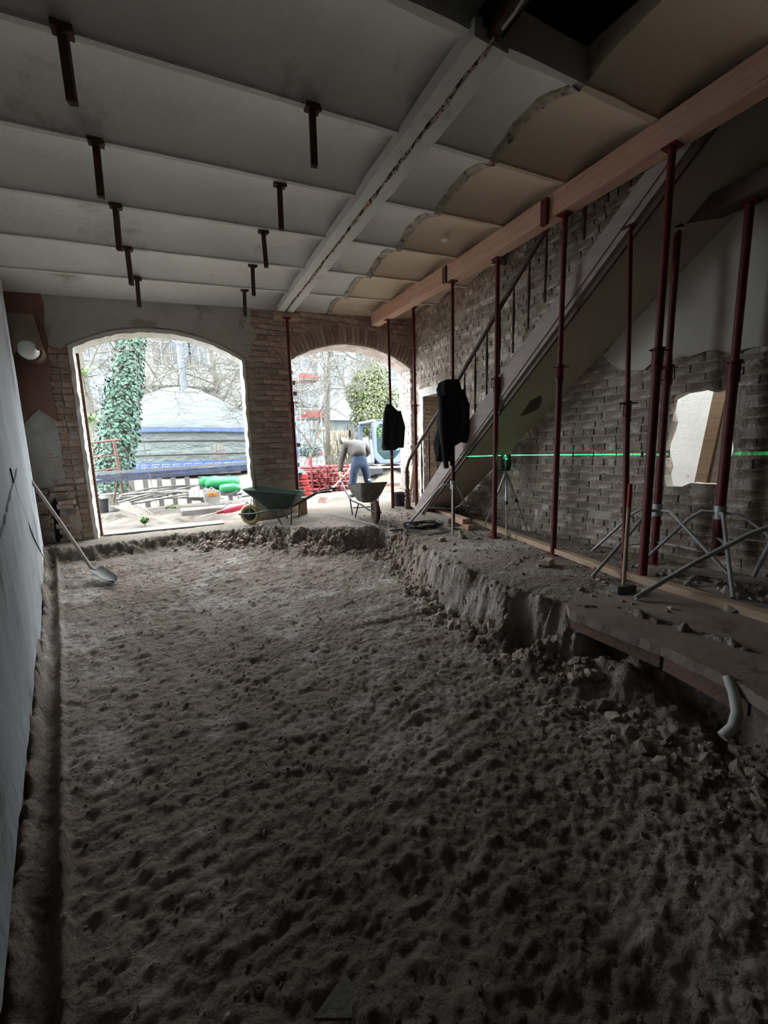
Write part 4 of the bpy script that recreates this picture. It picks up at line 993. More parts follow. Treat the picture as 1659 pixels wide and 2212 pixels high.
# ================================================================== OUTSIDE
def yard_z(x, y):
    x = np.asarray(x, float); y = np.asarray(y, float)
    z = .02+.05*fbm(x*1.2, y*1.2, 4)+.03*np.abs(fbm(x*5, y*5, 3))+.03*np.clip(y-14, 0, 20)
    z = z+.06*np.clip((x-1.5)/1, 0, 1)*(y < 9)
    z = z-.38*np.exp(-((x-.35)/.38)**2-((y-7.95)/.26)**2)          # small dug pit outside the left arch
    z = z+.10*np.exp(-((x+.7)/.5)**2-((y-7.9)/.35)**2)
    z = z+.55*np.exp(-((x-6.3)/1.2)**2-((y-12.0)/1.3)**2)+.28*np.exp(-((x-5.4)/.7)**2-((y-9.9)/.6)**2)
    return z
ysx = [7.02]
while ysx[-1] < 42: ysx.append(ysx[-1]+.022*(ysx[-1]-4)/2.5)
struct(heightfield('ground', np.linspace(-9, 24, 560), np.array(ysx), yard_z, M_yard), 'churned earth yard outside the arches', 'ground')
def yz(x, y): return float(yard_z(np.array([x]), np.array([y]))[0])
# threshold slabs
mb = MB(); mb.box(-.98, .62, 6.72, 7.0, -.2, .055); tag(mb.build('threshold_slab', M_conc, bevel=.01), 'long concrete threshold slab in the left arch', 'slab')
a_, b_ = at_y(390, 1097, 8.6), at_y(600, 1083, 8.6)
mb = MB(); mb.box(a_.x, b_.x, 8.45, 8.85, -.1, .10); tag(mb.build('kerb_slab', M_conc, bevel=.015), 'pale concrete slab lying in the yard behind the pit', 'slab')

# ---- yurt
YC = Vector((.67, 23.5, 0)); YR = 4.1
zb_ = .5; ze = at_y(300, 926, 19.5).z; zt_ = at_y(388, 838, 23.5).z
yu = thing('yurt', 'large round yurt of pale canvas with blue patterned bands and stovepipe', 'yurt', (YC.x, YC.y, zb_))
def yring(r, z, n=72, w=0): return [(YC.x+(r+w*sin(k*2.4+z*7)+w*.6*sin(k*1.1))*cos(2*pi*k/n), YC.y+(r+w*sin(k*2.4+z*7))*sin(2*pi*k/n), z) for k in range(n)]
MB().rings([yring(YR, zb_+.2), yring(YR+.02, zb_+(ze-zb_)*.35, w=.012), yring(YR+.03, zb_+(ze-zb_)*.6, w=.015), yring(YR, ze)]).build('wall_canvas', M_ywall, yu, smooth=70)
rp = [(YR+.14, ze-.10), (YR+.12, ze+.06)]+[(YR+.12-(YR-.95)*t_, ze+.06+(zt_-.28-ze)*(1-(1-t_)**1.25)) for t_ in np.linspace(.06, 1, 9)]
MB().rings([yring(r, z, w=.012) for r, z in rp]).build('roof_canvas', M_yroof, yu, smooth=70)
MB().rings([yring(1.2, zt_-.34), yring(1.0, zt_-.14), yring(.4, zt_), yring(.05, zt_+.02)]).build('crown_cap', M_pipe, yu, smooth=70)
MB().rings([yring(YR+.155, ze-.14), yring(YR+.155, ze+.02)], caps=False).build('eave_band', M_yblue, yu, smooth=70)
MB().rings([yring(YR+.05, zb_-.1), yring(YR+.055, zb_+.42)], caps=False).build('base_band', M_yblue, yu, smooth=70)
for f in (.30, .62):
    MB().rings([yring(YR+.045, ze-(ze-zb_)*f), yring(YR+.075, ze-(ze-zb_)*f+.03), yring(YR+.045, ze-(ze-zb_)*f+.065)], caps=False).build('belt', M_black, yu, smooth=70)
mb = MB()      # meander pattern in white on the bands
def curved(a0, a1, z0, z1, r): 
    n = 4; rr = [[(YC.x+q*cos(a_), YC.y+q*sin(a_), z) for q, z in ((r, z0), (r+.01, z0), (r+.01, z1), (r, z1))] for a_ in np.linspace(a0, a1, n)]; mb.rings(rr)
for k in range(30):
    a0 = -pi+.1+k*.1
    curved(a0, a0+.075, zb_+.30, zb_+.325, YR+.056); curved(a0, a0+.006, zb_+.12, zb_+.325, YR+.056); curved(a0+.02, a0+.095, zb_+.12, zb_+.145, YR+.056); curved(a0+.02, a0+.026, zb_+.12, zb_+.23, YR+.056); curved(a0+.02, a0+.06, zb_+.21, zb_+.235, YR+.056)
    curved(a0, a0+.08, ze-.06, ze-.045, YR+.157)
mb.build('band_pattern', M_ywhite, yu)
cpz = at_y(397, 832, 22.6); ctp = at_y(384, 715, 22.6)
MB().tube([cpz-Vector((0, 0, .3)), cpz.lerp(ctp, .45)], .16, 14).build('stovepipe', M_pipe, yu, smooth=50); MB().tube([cpz.lerp(ctp, .45), ctp], .145, 14).build('stovepipe', M_pipe, yu, smooth=50); MB().tube([cpz.lerp(ctp, .44), cpz.lerp(ctp, .46)], .175, 14).build('pipe_collar', M_alu, yu, smooth=50)

# ---- trees
def tree(name, label, base, h, r, seed, m, lean=(0, 0), levels=4, spread=.7, kids=(3, 5), first=.35, curl=.25, foliage=None, group=None, rmin=.008):
    rr = random.Random(seed); t = thing(name, label, 'tree', base, group=group); tr = MB(); br = MB()
    def grow(p, d, L, r_, lev, mb_):
        n = 6 if lev < 2 else 4; pts = [p]; rs = [r_]; q = Vector(p); dd = d.copy()
        for i in range(n):
            dd = (dd+Vector((rr.gauss(0, curl), rr.gauss(0, curl), rr.gauss(0, curl*.6)+.04))*.6).normalized() if lev else (dd+Vector((rr.gauss(0, .04), rr.gauss(0, .04), 0))).normalized()
            q = q+dd*L/n; pts.append(q.copy()); rs.append(max(rmin*.6, r_*(1-(.45 if lev == 0 else .75)*(i+1)/n)))
        mb_.tube(pts, rs, 10 if lev == 0 else (5 if lev < 3 else 3), caps=lev < 2)
        if lev >= levels: return
        for k in range(rr.randint(*kids)+(2 if lev == 0 else 0)):
            f = first+(1-first)*rr.random() if lev == 0 else .2+.8*rr.random(); i = min(n-1, int(f*n)); pt = pts[i].lerp(pts[i+1], f*n-i)
            ax = Vector((rr.gauss(0, 1), rr.gauss(0, 1), rr.gauss(0, .5))).normalized(); nd = (dd*(1-spread*.6)+ax*spread).normalized()
            grow(pt, nd, L*rr.uniform(.45, .7), max(rmin, rs[i]*rr.uniform(.35, .6)), lev+1, br)
    grow(Vector(base), Vector((lean[0], lean[1], 1)).normalized(), h, r, 0, tr)
    tr.build('trunk', m, t, smooth=60); b = br.build('branches', m, t, smooth=60); b['kind'] = 'stuff'
    return t
def leafblob(mb, c, rad, N, size, rr, shell=.5):
    for k in range(N):
        u = Vector((rr.gauss(0, 1), rr.gauss(0, 1), rr.gauss(0, 1))).normalized(); q = Vector(c)+Vector((u.x*rad[0], u.y*rad[1], u.z*rad[2]))*(shell+(1-shell)*rr.random())
        leaf(mb, q, (u+Vector((rr.gauss(0, .5), rr.gauss(0, .5), rr.gauss(0, .5)))).normalized(), size*rr.uniform(.6, 1.3), rr)
def leaf(mb, q, n, s, rr, long=1.0):
    a_ = n.orthogonal().normalized(); a_ = Matrix.Rotation(rr.random()*6.28, 3, n) @ a_; b_ = n.cross(a_)
    mb.add([q-a_*s*.5*long, q+b_*s*.42-n*s*.1, q+a_*s*.6*long, q-b_*s*.42-n*s*.1], [(0, 1, 2), (0, 2, 3)])
# ivy-clad trunk
iv = thing('ivy_tree', 'leaning tree trunk wrapped in dark green ivy before the yurt', 'tree', (-1.55, 12.5, 0))
P_ = [at_y(242, 1040, 12.5), at_y(252, 980, 12.5), at_y(263, 900, 12.5), at_y(276, 820, 12.5), at_y(284, 740, 12.5), at_y(286, 650, 12.5), at_y(288, 560, 12.5)]; P_[0].z = yz(P_[0].x, 12.5)-.05
MB().tube(P_, [.3, .27, .24, .22, .2, .18, .16], 14).build('trunk', M_bark, iv, smooth=60)
mb = MB(); rr = random.Random(2)
for k in range(5000):
    t_ = rr.random()*5.2; i = int(t_); c_ = P_[i].lerp(P_[i+1], t_-i); R_ = [.44, .47, .43, .37, .33, .27, .2][i]*(1+.25*vnoise(np.array([c_.z*2.2]), np.array([k % 7*.1]))[0]*2)
    a_ = rr.random()*2*pi; n = Vector((cos(a_), sin(a_), .35)).normalized(); leaf(mb, c_+n*R_*rr.uniform(.8, 1.05)+Vector((0, 0, rr.uniform(-.1, .1))), (n+Vector((rr.gauss(0, .3), rr.gauss(0, .3), rr.gauss(0, .3)))).normalized(), .095*rr.uniform(.7, 1.3), rr)
mb.build('ivy_leaves', M_ivy, iv, kind='stuff')
T_ = lambda px, Y: (at_y(px, 1000, Y).x, Y, yz(at_y(px, 1000, Y).x, Y)-.05)
tree('bare_tree', 'pale slender bare tree left of the ivy trunk', T_(215, 16), 7.5, .17, 11, M_barkl, (.0, 0), 5, .9, (4, 5), .25)
tree('bare_tree', 'crooked bare tree at the left edge of the left arch', T_(182, 11), 4.2, .10, 12, M_barkl, (.05, 0), 4, .9, (4, 5), .3)
tree('bare_tree', 'twiggy bare tree behind the yurt beside the stovepipe', T_(400, 28), 8, .18, 13, M_barkl, (.05, 0), 4, .9, (5, 6), .25, rmin=.014)
tree('bare_tree', 'spreading bare tree behind the yurt at the right side of the left arch', T_(490, 27.5), 8.5, .20, 14, M_barkl, (-.05, 0), 4, .95, (5, 6), .25, rmin=.014)
tree('bare_tree', 'tall twiggy bare tree over the red pipe stack in the right arch', T_(708, 17), 7.5, .13, 15, M_barkl, (.03, 0), 5, .95, (4, 5), .3, rmin=.009)
tree('bare_tree', 'leaning bare tree at the left edge of the right arch', T_(648, 14), 5, .045, 16, M_barkl, (.45, 0), 5, .9, (4, 5), .15)
tree('bare_tree', 'thin bare tree behind the green conifer', T_(800, 20), 7, .09, 18, M_barkl, (-.25, 0), 4, .9, (5, 6), .3)
# green conifer shrub
cb = thing('conifer', 'large yellow-green conifer in the right arch', 'tree', T_(798, 15))
mb = MB(); rr = random.Random(9); MB().tube([T_(798, 15), at_y(798, 800, 15)], [.12, .05], 8).build('trunk', M_bark, cb)
for px, py, rd, N in ((800, 850, 50, 1500), (795, 895, 46, 1300), (812, 925, 40, 900), (768, 852, 26, 500), (812, 812, 32, 800), (832, 860, 36, 800), (838, 900, 34, 500), (780, 818, 22, 400)):
    k_ = 15/FPX*1.05; leafblob(mb, at_y(px, py, 15), (rd*k_, rd*k_*.8, rd*k_), int(N*2.2), .10, rr, .35)
mb.build('foliage', M_bush, cb, kind='stuff')
sh = thing('shrub', 'low blue-green shrub at the scaffold foot in the right arch', 'shrub', T_(668, 17)); mb = MB()
leafblob(mb, at_y(668, 975, 17), (.55, .5, .33), 900, .1, rr, .3); mb.build('foliage', M_bush2, sh, kind='stuff')
MB().tube([T_(668, 17), at_y(668, 975, 17)], .02, 5).build('stem', M_bark, sh)
# brushwood
bw = thing('brushwood_bush', 'bush of upright straw-coloured twigs behind the bent worker', 'shrub', T_(745, 16)); mb = MB()
for k in range(150):
    x = rr.uniform(-.7, .75); b_ = at_y(745, 990, 16)+Vector((x, rr.uniform(-.3, .3), -.3)); mb.tube([b_, b_+Vector((rr.gauss(x*.15, .12), rr.gauss(0, .1), rr.uniform(.6, 1.0))), b_+Vector((rr.gauss(x*.3, .25), rr.gauss(0, .1), rr.uniform(1.1, 1.8)))], [.012, .009, .004], 4)
mb.build('twigs', mat('straw_twig', (.1, .09, .06), (.08, .068, .045), 5, .9), bw, kind='stuff')
# weeds and dead vines
for px, py, Y, lb, sz in ((372, 1092, 8.3, 'small green weed on the rim of the pit', .14), (312, 1118, 7.6, 'small green weed near the threshold slab', .09), (345, 1052, 11, 'low green weeds under the ladders', .35), (195, 905, 9.5, 'sprig of green leaves at the left edge of the left arch', .22), (175, 800, 9.5, 'upper sprig of green leaves at the left edge of the left arch', .2)):
    wp = at_y(px, py, Y)
    if py > 1000: wp = at_z(px, py+6, yz(wp.x, wp.y)+.05)
    t = thing('weed', lb, 'plant', wp); mb = MB(); leafblob(mb, wp, (sz, sz*.6, sz*.6), int(90+200*sz), .05, rr, .1); mb.build('leaves', M_weed, t, kind='stuff'); p = wp; MB().tube([(p.x, p.y, min(p.z-.05, max(yz(p.x, p.y), p.z-.5))), p], .006, 5).build('stem', M_weed, t)

# ---- facades across the yard
def facade(name, label, x0, x1, Y, z0, z1, m, wins, extras=()):
    t = thing(name, label, 'building', ((x0+x1)/2, Y, z0)); MB().box(x0, x1, Y, Y+4, z0, z1).build('wall', m, t)
    for (wx, wz, ww, wh, mm) in wins:
        f = MB(); b = .09
        for q in ((wx-ww/2, wx-ww/2+b, wz, wz+wh), (wx+ww/2-b, wx+ww/2, wz, wz+wh), (wx-ww/2, wx+ww/2, wz, wz+b), (wx-ww/2, wx+ww/2, wz+wh-b, wz+wh), (wx-.035, wx+.035, wz, wz+wh), (wx-ww/2, wx+ww/2, wz+wh*.65, wz+wh*.65+.06)): f.box(q[0], q[1], Y-.06, Y+.02, q[2], q[3])
        w = f.build('window', M_wfr, t); MB().box(wx-ww/2+.05, wx+ww/2-.05, Y-.02, Y-.005, wz+.05, wz+wh-.05).build('pane', mm, w)
        MB().box(wx-ww/2-.1, wx+ww/2+.1, Y-.14, Y, wz-.1, wz).build('sill', M_wfr, t)
    return t
def W(px, py, Y, w, h, mm=None): p = at_y(px, py, Y); return (p.x, p.z-h/2, w, h, mm or M_pane)
fb = facade('apartment_building', 'pale blue building far behind the left edge of the yurt', -9, at_y(318, 850, 33).x, 33, 0, 10.5, M_fac2, [W(178, 850, 33, 1.3, 2.3), W(235, 870, 33, 1.2, 2.2), W(178, 740, 33, 1.3, 2.0), W(235, 740, 33, 1.2, 2.0), W(305, 830, 33, 1.0, 2.4), W(305, 745, 33, 1.0, 1.6), W(180, 930, 33, 1.2, 1.6)])
fc_x = at_y(318, 850, 32.5).x
fc = facade('apartment_building', 'cream building with brown windows and balcony behind the stovepipe', fc_x, at_y(600, 850, 32.5).x, 32.5, 0, 11.5, M_fac1, [W(347, 752, 32.5, 1.25, 2.5, M_shut), W(389, 752, 32.5, 1.25, 2.5), W(428, 752, 32.5, 1.25, 2.5), W(505, 760, 32.5, 1.3, 2.3), W(347, 840, 32.5, 1.2, 1.8, M_shut), W(440, 850, 32.5, 1.2, 1.8, M_shut), ])
p0, p1 = at_y(325, 826, 31.6), at_y(470, 826, 31.6); MB().box(p0.x, p1.x, 31.5, 32.5, p0.z-.15, p0.z+.1).build('balcony_slab', M_fac1, fc); mb = MB(); mb.box(p0.x, p1.x, 31.5, 31.6, p0.z+.1, p0.z+1.0); mb.build('balcony_parapet', M_fac1, fc)
MB().box(p0.x, p1.x, 31.45, 31.65, p0.z+1.0, p0.z+1.1).build('parapet_cap', M_wfr, fc)
t = thing('picket_railing', 'white picket railing behind the right side of the yurt', 'railing', at_y(525, 850, 29)); 
for k in range(12):
    p = at_y(502+k*4.6, 850, 29); MB().bar(p-Vector((0, 0, .9)), p+Vector((0, 0, .45)), .05, .04).build('picket', M_wfr, t)
a_, b_ = at_y(500, 838, 29), at_y(556, 838, 29); MB().bar(a_, b_, .05, .06).build('rail', M_wfr, t); MB().bar(a_-Vector((0, 0, 1.2)), b_-Vector((0, 0, 1.2)), .05, .06).build('rail', M_wfr, t)
xa = at_y(600, 850, 30).x
fd = facade('apartment_building', 'white building behind the scaffold in the right arch', at_y(600, 850, 30).x, 30, 30, 0, 10, M_fac3, [W(670, 775, 30, 1.5, 1.9), W(725, 805, 30, 1.6, 2.1), W(725, 740, 30, 1.6, 1.6), W(785, 790, 30, 1.6, 2.0), W(650, 850, 30, 1.2, 1.7), W(690, 900, 30, 1.4, 1.8, M_shut), W(855, 790, 30, 1.6, 2.0), W(880, 880, 30, 1.6, 2.0), W(640, 925, 30, 1.1, 2.2)])
a_, b_ = at_y(705, 905, 29.5), at_y(800, 905, 29.5); MB().box(a_.x, b_.x, 29.2, 30, a_.z, a_.z+.7).build('ledge', M_fac3, fd); MB().box(a_.x, b_.x, 29.1, 30, a_.z-.1, a_.z).build('ledge', M_wfr, fd)
a_ = at_y(735, 960, 29.5); MB().box(a_.x-1.1, a_.x+1.1, 29.9, 30.02, a_.z-1.1, a_.z+1.1).build('doorway', mat('brown_shutter', (.26, .21, .15), None, 3), fd); a_ = at_y(785, 950, 29.5); MB().box(a_.x-1.1, a_.x+1.1, 29.9, 30.02, a_.z-1.2, a_.z+1.1).build('doorway', M_shut, fd)

# ---- scaffold
Ys = 21
sc_ = thing('scaffold_tower', 'white tube scaffold tower with red boards and diagonal braces', 'scaffold', T_(672, Ys))
x0_, x1_ = at_y(652, 950, Ys).x, at_y(696, 950, Ys).x; zz0 = T_(672, Ys)[2]; zz1 = at_y(672, 735, Ys).z
for x in (x0_, x1_):
    for y in (Ys, Ys+1.0): MB().tube([(x, y, zz0), (x, y, zz1)], .035, 6).build('standard', M_wfr, sc_)
z = zz0+.25; k = 0
while z < zz1:
    for y in (Ys, Ys+1.0): MB().tube([(x0_, y, z), (x1_, y, z)], .028, 5).build('ledger', M_wfr, sc_)
    for x in (x0_, x1_): MB().tube([(x, Ys, z), (x, Ys+1, z)], .028, 5).build('transom', M_wfr, sc_)
    if k % 4 == 1: MB().box(x0_, x1_, Ys, Ys+1, z+.02, z+.08).build('deck', M_bred, sc_); MB().box(x0_, x1_, Ys-.03, Ys, z+.05, z+.22).build('toe_board', M_bred, sc_)
    if k % 4 == 0: MB().tube([(x0_, Ys-.02, z), (x1_, Ys-.02, min(zz1, z+2))], .024, 5).build('diagonal_brace', M_wfr if k % 8 else M_bred, sc_)
    z += .5; k += 1
p = at_y(682, 896, Ys-.2); MB().box(p.x-.45, p.x+.35, p.y-.2, p.y+.3, p.z-.15, p.z+.2).build('red_bin', M_bred, sc_)
mb = MB(); p = at_y(694, 981, 14); mb.lathe([(.10, -.1), (.2, -.05), (.22, .08), (.05, .12)], 16, (p.x, p.y, yz(p.x, p.y)+.1)); tag(mb.build('turquoise_tub', M_cyan, smooth=50), 'small turquoise plastic tub on the ground behind the pipe stack', 'tub')

# ---- red steel prop stack with end plates
Yp = 10.6
px0, px1 = at_y(688, 1050, Yp).x, at_y(766, 1050, Yp).x; zg = yz((px0+px1)/2, Yp)
gp = .135
proto = None; row = 0; zrow = zg+.08; ztop = at_y(728, 1003, Yp).z; nn = 0
vdir = Vector((-.75, 1, 0)).normalized()
def one_prop(p):
    t = thing('stacked_prop', 'faded red steel prop lying in the stack beside the worker', 'prop', p, (0, 0, math.atan2(-vdir.x, vdir.y)), group='red steel props stacked in the yard', local=True)
    MB().tube([(0, 0, 0), (0, 1.8, 0)], .036, 8).build('tube', M_pink, t, smooth=50)
    mb = MB(); s = .063; outer = [(-s, -s*.6), (-s*.6, -s), (s*.6, -s), (s, -s*.6), (s, s*.6), (s*.6, s), (-s*.6, s), (-s, s*.6)]
    extrude_poly(mb, outer, [[(.026*cos(2*pi*k/10), .026*sin(2*pi*k/10)) for k in range(10)]], lambda u, v, d: (u, d, v), -.008, .0); mb.build('end_plate', M_pink, t)
    MB().tube([(0, -.002, 0), (0, .01, 0)], .026, 10).build('bore_shade', M_dark, t)  # dark disc painted for the shade inside the tube
    return t
while zrow < ztop:
    x = px0+(gp/2 if row % 2 else 0)
    while x < px1-.02:
        jx, jz, jy = rnd.uniform(-.01, .01), rnd.uniform(-.008, .008), rnd.uniform(-.06, .06)
        if proto is None: proto = one_prop((x, Yp, zrow))
        else:
            c = copy_tree(proto); c.location = (x+jx, Yp+jy, zrow+jz); c.rotation_euler = (0, 0, proto.rotation_euler.z+rnd.uniform(-.02, .02))
        x += gp
    zrow += gp*.90; row += 1
rk_ = thing('stacking_rack', 'red post rack holding the stack of props', 'rack', (px0, Yp, zg))
for x in (px0-.13, px1+.06):
    for y, xo in ((Yp+.15, 0), (Yp+1.3, -.95)): MB().bar((x+xo, y, zg-.02), (x+xo, y, ztop+.22), .05, .05).build('post', M_pink, rk_)
for y, xo in ((Yp+.15, 0), (Yp+1.3, -.95)): MB().bar((px0-.13+xo, y, zg+.0), (px1+.06+xo, y, zg+.0), .05, .04).build('bearer', M_pink, rk_)
# red plastic barriers left of it
for k in range(4):
    a_ = at_y(620, 1058-k*14, 9.9); b_ = at_y(668-k*2.0, 1058, 9.9); zz = yz(a_.x, 9.9)+.005+k*.148
    t = thing('plastic_barrier_foot', ['lowest red plastic slab of the stack behind the pier', 'second red plastic slab from the bottom of the stack behind the pier', 'third red plastic slab from the bottom of the stack behind the pier', 'topmost red plastic slab of the stack behind the pier'][k], 'barrier', (b_.x-.3, 9.9, zz), group='red plastic slabs stacked behind the pier')
    MB().box(b_.x-.62, b_.x, 9.7, 10.3, zz, zz+.135).build('slab', M_bred, t, bevel=.02); MB().box(b_.x-.36, b_.x-.18, 9.685, 9.71, zz+.02, zz+.10).build('recess_shade', M_dark, t)  # dark block on the face, painted shade of a recess
mb = MB(); a_ = at_y(628, 985, 9.9); mb.add([(a_.x-.25, 9.75, a_.z+.06), (b_.x+.0, 9.75, zz+.14), (b_.x+.02, 10.3, zz+.15), (a_.x-.25, 10.4, a_.z+.1), (a_.x-.25, 9.75, zz+.135), (a_.x-.25, 10.4, zz+.135)], [(0, 1, 2, 3), (0, 4, 1), (3, 2, 5), (0, 3, 5, 4)]); tag(mb.build('white_sheet', M_ywhite), 'white sheet sloping over the stack of red plastic slabs', 'sheet')
# blue-clad figure fragment is too small to tell apart and is drawn as a plain blue block
mb = MB(); p = at_y(634, 960, 15); mb.bar(p-Vector((0, 0, .5)), p+Vector((0, 0, .4)), .3, .06); tag(mb.build('blue_figure', M_yblue, bevel=.02), 'small blue-clad figure fragment beyond the red slabs at the pier edge', 'figure')

# ---- mini excavator
Ye = 11.2
ex = thing('mini_excavator', 'blue-grey mini excavator cab behind the smaller jacket', 'excavator', at_y(840, 1005, Ye))
c0 = at_y(808, 1002, Ye); c1 = at_y(872, 908, Ye); ez0, ez1 = c0.z, c1.z; ex0, ex1 = c0.x, c1.x; w_ = ex1-ex0; h_ = ez1-ez0
def octo(i, ch): return [(ex0+i+ch, ez0+i), (ex1-i-ch, ez0+i), (ex1-i, ez0+i+ch), (ex1-i, ez1-i-ch*.5), (ex1-i-ch*.5, ez1-i), (ex0+i+ch*.5, ez1-i), (ex0+i, ez1-i-ch*.5), (ex0+i, ez0+i+ch)]
mb = MB(); extrude_poly(mb, octo(0, .2), [octo(.12, .24)], lambda u, v, d: (u, Ye+d, v), 0, .12); mb.build('cab_front_frame', M_excav, ex, bevel=.015)
mb = MB(); extrude_poly(mb, octo(0, .2), [octo(.10, .24)], lambda u, v, d: (u, Ye+d, v), 1.0, 1.1); mb.build('cab_rear_frame', M_excav, ex)
MB().box(ex0, ex1, Ye, Ye+1.1, ez1-.06, ez1+.02).build('roof', M_wfr, ex, bevel=.03)
for x in (ex0, ex1-.06): MB().box(x, x+.06, Ye+.1, Ye+1.0, ez0, ez0+.4).build('side_panel', M_excav, ex)
MB().box(ex0+.3, ex1-.3, Ye+.4, Ye+.9, ez0+.1, ez0+.4).build('seat', M_black, ex, bevel=.04); MB().box(ex0+.35, ex1-.35, Ye+.75, Ye+.9, ez0+.35, ez0+.85).build('seat_back', M_black, ex, bevel=.05)
MB().box(ex0+.15, ex1-.15, Ye+.05, Ye+1.0, ez0-.02, ez0+.12).build('floor_pan', M_black, ex)
gm = bpy.data.materials.new('cab_glass'); gm.use_nodes = True; g_ = gm.node_tree.nodes['Principled BSDF']; g_.inputs['Base Color'].default_value = (.6, .85, .85, 1); g_.inputs['Roughness'].default_value = .05; g_.inputs['Transmission Weight'].default_value = 1; g_.inputs['IOR'].default_value = 1.1
mb = MB(); extrude_poly(mb, octo(.11, .24), [], lambda u, v, d: (u, Ye+.06+d, v), 0, .006); mb.build('windscreen', gm, ex)
for s in (0, 1):
    xx = ex0-.1 if s == 0 else ex1-.2
    mb = MB(); rr_ = []
    for a_ in np.linspace(0, 2*pi, 24, endpoint=False): 
        yy = Ye+.55+.75*(1 if cos(a_) > 0 else -1)*min(1, abs(cos(a_))*1.3)+0; rr_.append((yy, ez0-.22+.17*sin(a_)))
    mb.rings([[(xx, y_, z_) for y_, z_ in rr_], [(xx+.3, y_, z_) for y_, z_ in rr_]]); mb.build('track', M_black, ex, smooth=30)
MB().tube([(ex0-.05, Ye, ez0+.2), (ex0-.12, Ye-.05, ez0+.3), (ex0-.12, Ye-.05, ez1-.3), (ex0, Ye, ez1-.2)], .015, 6).build('grab_rail', M_black, ex)
p = at_y(800, 1000, 11.6); plank(at_y(797, 1000, 11.0), at_y(789, 945, 11.1), .16, .04, M_wfr, 'white_board', 'white board leaning beside the excavator', 'board')
plank(at_y(806, 998, 11.0), at_y(800, 950, 11.1), .08, .04, M_fac2, 'white_board', 'narrow pale blue board leaning beside the excavator', 'board')
plank(at_y(800, 1010, 10.8), at_y(876, 1008, 10.8), .12, .05, M_board, 'yard_plank', 'pale plank lying before the excavator on the soil heap', 'plank')
plank(at_y(812, 1048, 9.0), at_y(862, 1046, 9.0), .14, .09, M_dwood, 'yard_plank', 'dark plank edge at the foot of the orange soil heap', 'plank')
# orange soil heap
def heap(cx_, cy_, rx, ry, h, m, name, label, z0=0):
    xs_ = np.linspace(-1, 1, 50); X, Y = np.meshgrid(xs_, xs_); D = np.hypot(X, Y); 
    Z = h*np.clip(1-D, 0, 1)**.8*(1+.5*fbm(X*3+cx_, Y*3, 3))-.06; mb = MB()
    n = 50; mb.v = [(cx_+X[i, j]*rx, cy_+Y[i, j]*ry, z0+Z[i, j]+.03*fbm(np.array([X[i, j]*9]), np.array([Y[i, j]*9]), 2)[0]) for i in range(n) for j in range(n)]
    mb.f = [(i*n+j, i*n+j+1, (i+1)*n+j+1, (i+1)*n+j) for i in range(n-1) for j in range(n-1)]; mb.m = [0]*len(mb.f)
    o = mb.build(name, m, smooth=60); return tag(o, label, 'soil heap', kind='stuff')
p = at_y(835, 1040, 9.8); heap(p.x+.2, 9.8, .85, .6, .55, M_orsoil, 'soil_heap', 'heap of orange earth before the excavator', .05)
p = at_y(250, 1105, 8.0); heap(p.x, 8.0, .55, .35, .22, M_yard, 'soil_heap', 'low dark earth heap outside the left jamb', .02)

# ---- trestle and ladders
Yt = 9.6
tr = thing('rusty_trestle', 'rusty steel trestle carrying the ladders beside the ivy tree', 'trestle', at_y(245, 1065, Yt))
q = lambda x, y, Y=Yt: at_y(x, y, Y)
for nm, a_, b_, r_ in (('top_bar', q(188, 958), q(258, 950), .022), ('post', q(246, 952), q(266, 1068), .028), ('rung', q(192, 990), q(250, 983), .014), ('rung', q(200, 1018), q(254, 1012), .014), ('leg', q(258, 1012), q(245, 1085), .014), ('leg', q(260, 1016), q(290, 1068), .014), ('post', q(190, 955), q(205, 1060), .02)): MB().tube([a_, b_], r_, 8).build(nm, M_rust if 0 else mat('trestle_rust', (.11, .05, .04), (.07, .035, .028), 8, .8), tr, smooth=50)
for k in range(3):
    lb = ['lowest aluminium ladder lying across the trestle', 'middle aluminium ladder lying across the trestle', 'topmost aluminium ladder lying across the trestle'][k]
    Y0 = 9.25+k*.05; t = thing('ladder', lb, 'ladder', q(205, 1035-k*9, Y0), group='ladders laid over the trestle')
    A_ = q(207-k*3, 1041-k*8.5, Y0); B_ = q(558, 1012-k*7, Y0+.3)
    B_.z = A_.z+(B_.z-A_.z)*1.0
    d = Vector((0, .36, 0)); Cc = A_+d; Dd = B_+d
    for a_, b_ in ((A_, B_), (Cc, Dd)): MB().bar(a_, b_, .025, .055).build('rail', M_alu if k == 2 else mat('dark_aluminium', (.035, .04, .06), (.07, .08, .11), 6, .4, metal=.4), t)
    for j in range(12): f = (j+.5)/12; MB().tube([A_.lerp(B_, f), Cc.lerp(Dd, f)], .013, 6).build('rung', M_alu, t)
M_wpost = mat('weathered_post', (.11, .105, .10), (.075, .07, .066), 5, .9)
t = thing('picket_row', 'row of short grey timber posts under the ladders', 'fence', q(400, 1045, 10.2))
for k in range(8):
    p = q(285+k*30, 1050-k*1.5, 10.2); MB().bar((p.x, p.y, yz(p.x, p.y)-.05), (p.x, p.y, q(285+k*30, 1036-k*1.5, 10.2).z), .10, .03).build('post', M_wpost, t)
MB().bar(q(280, 1030, 10.25), q(520, 1018, 10.25), .03, .06).build('rail', M_wpost, t)
mb = MB(); p = q(232, 1040, 9.9); mb.lathe([(.13, 0), (.15, .02), (.17, .36), (.18, .37), (.16, .38), (.14, .03)], 20, (p.x, p.y, yz(p.x, p.y))); tag(mb.build('grey_bin', M_conc, smooth=40), 'grey bin standing under the left end of the ladders', 'bin')
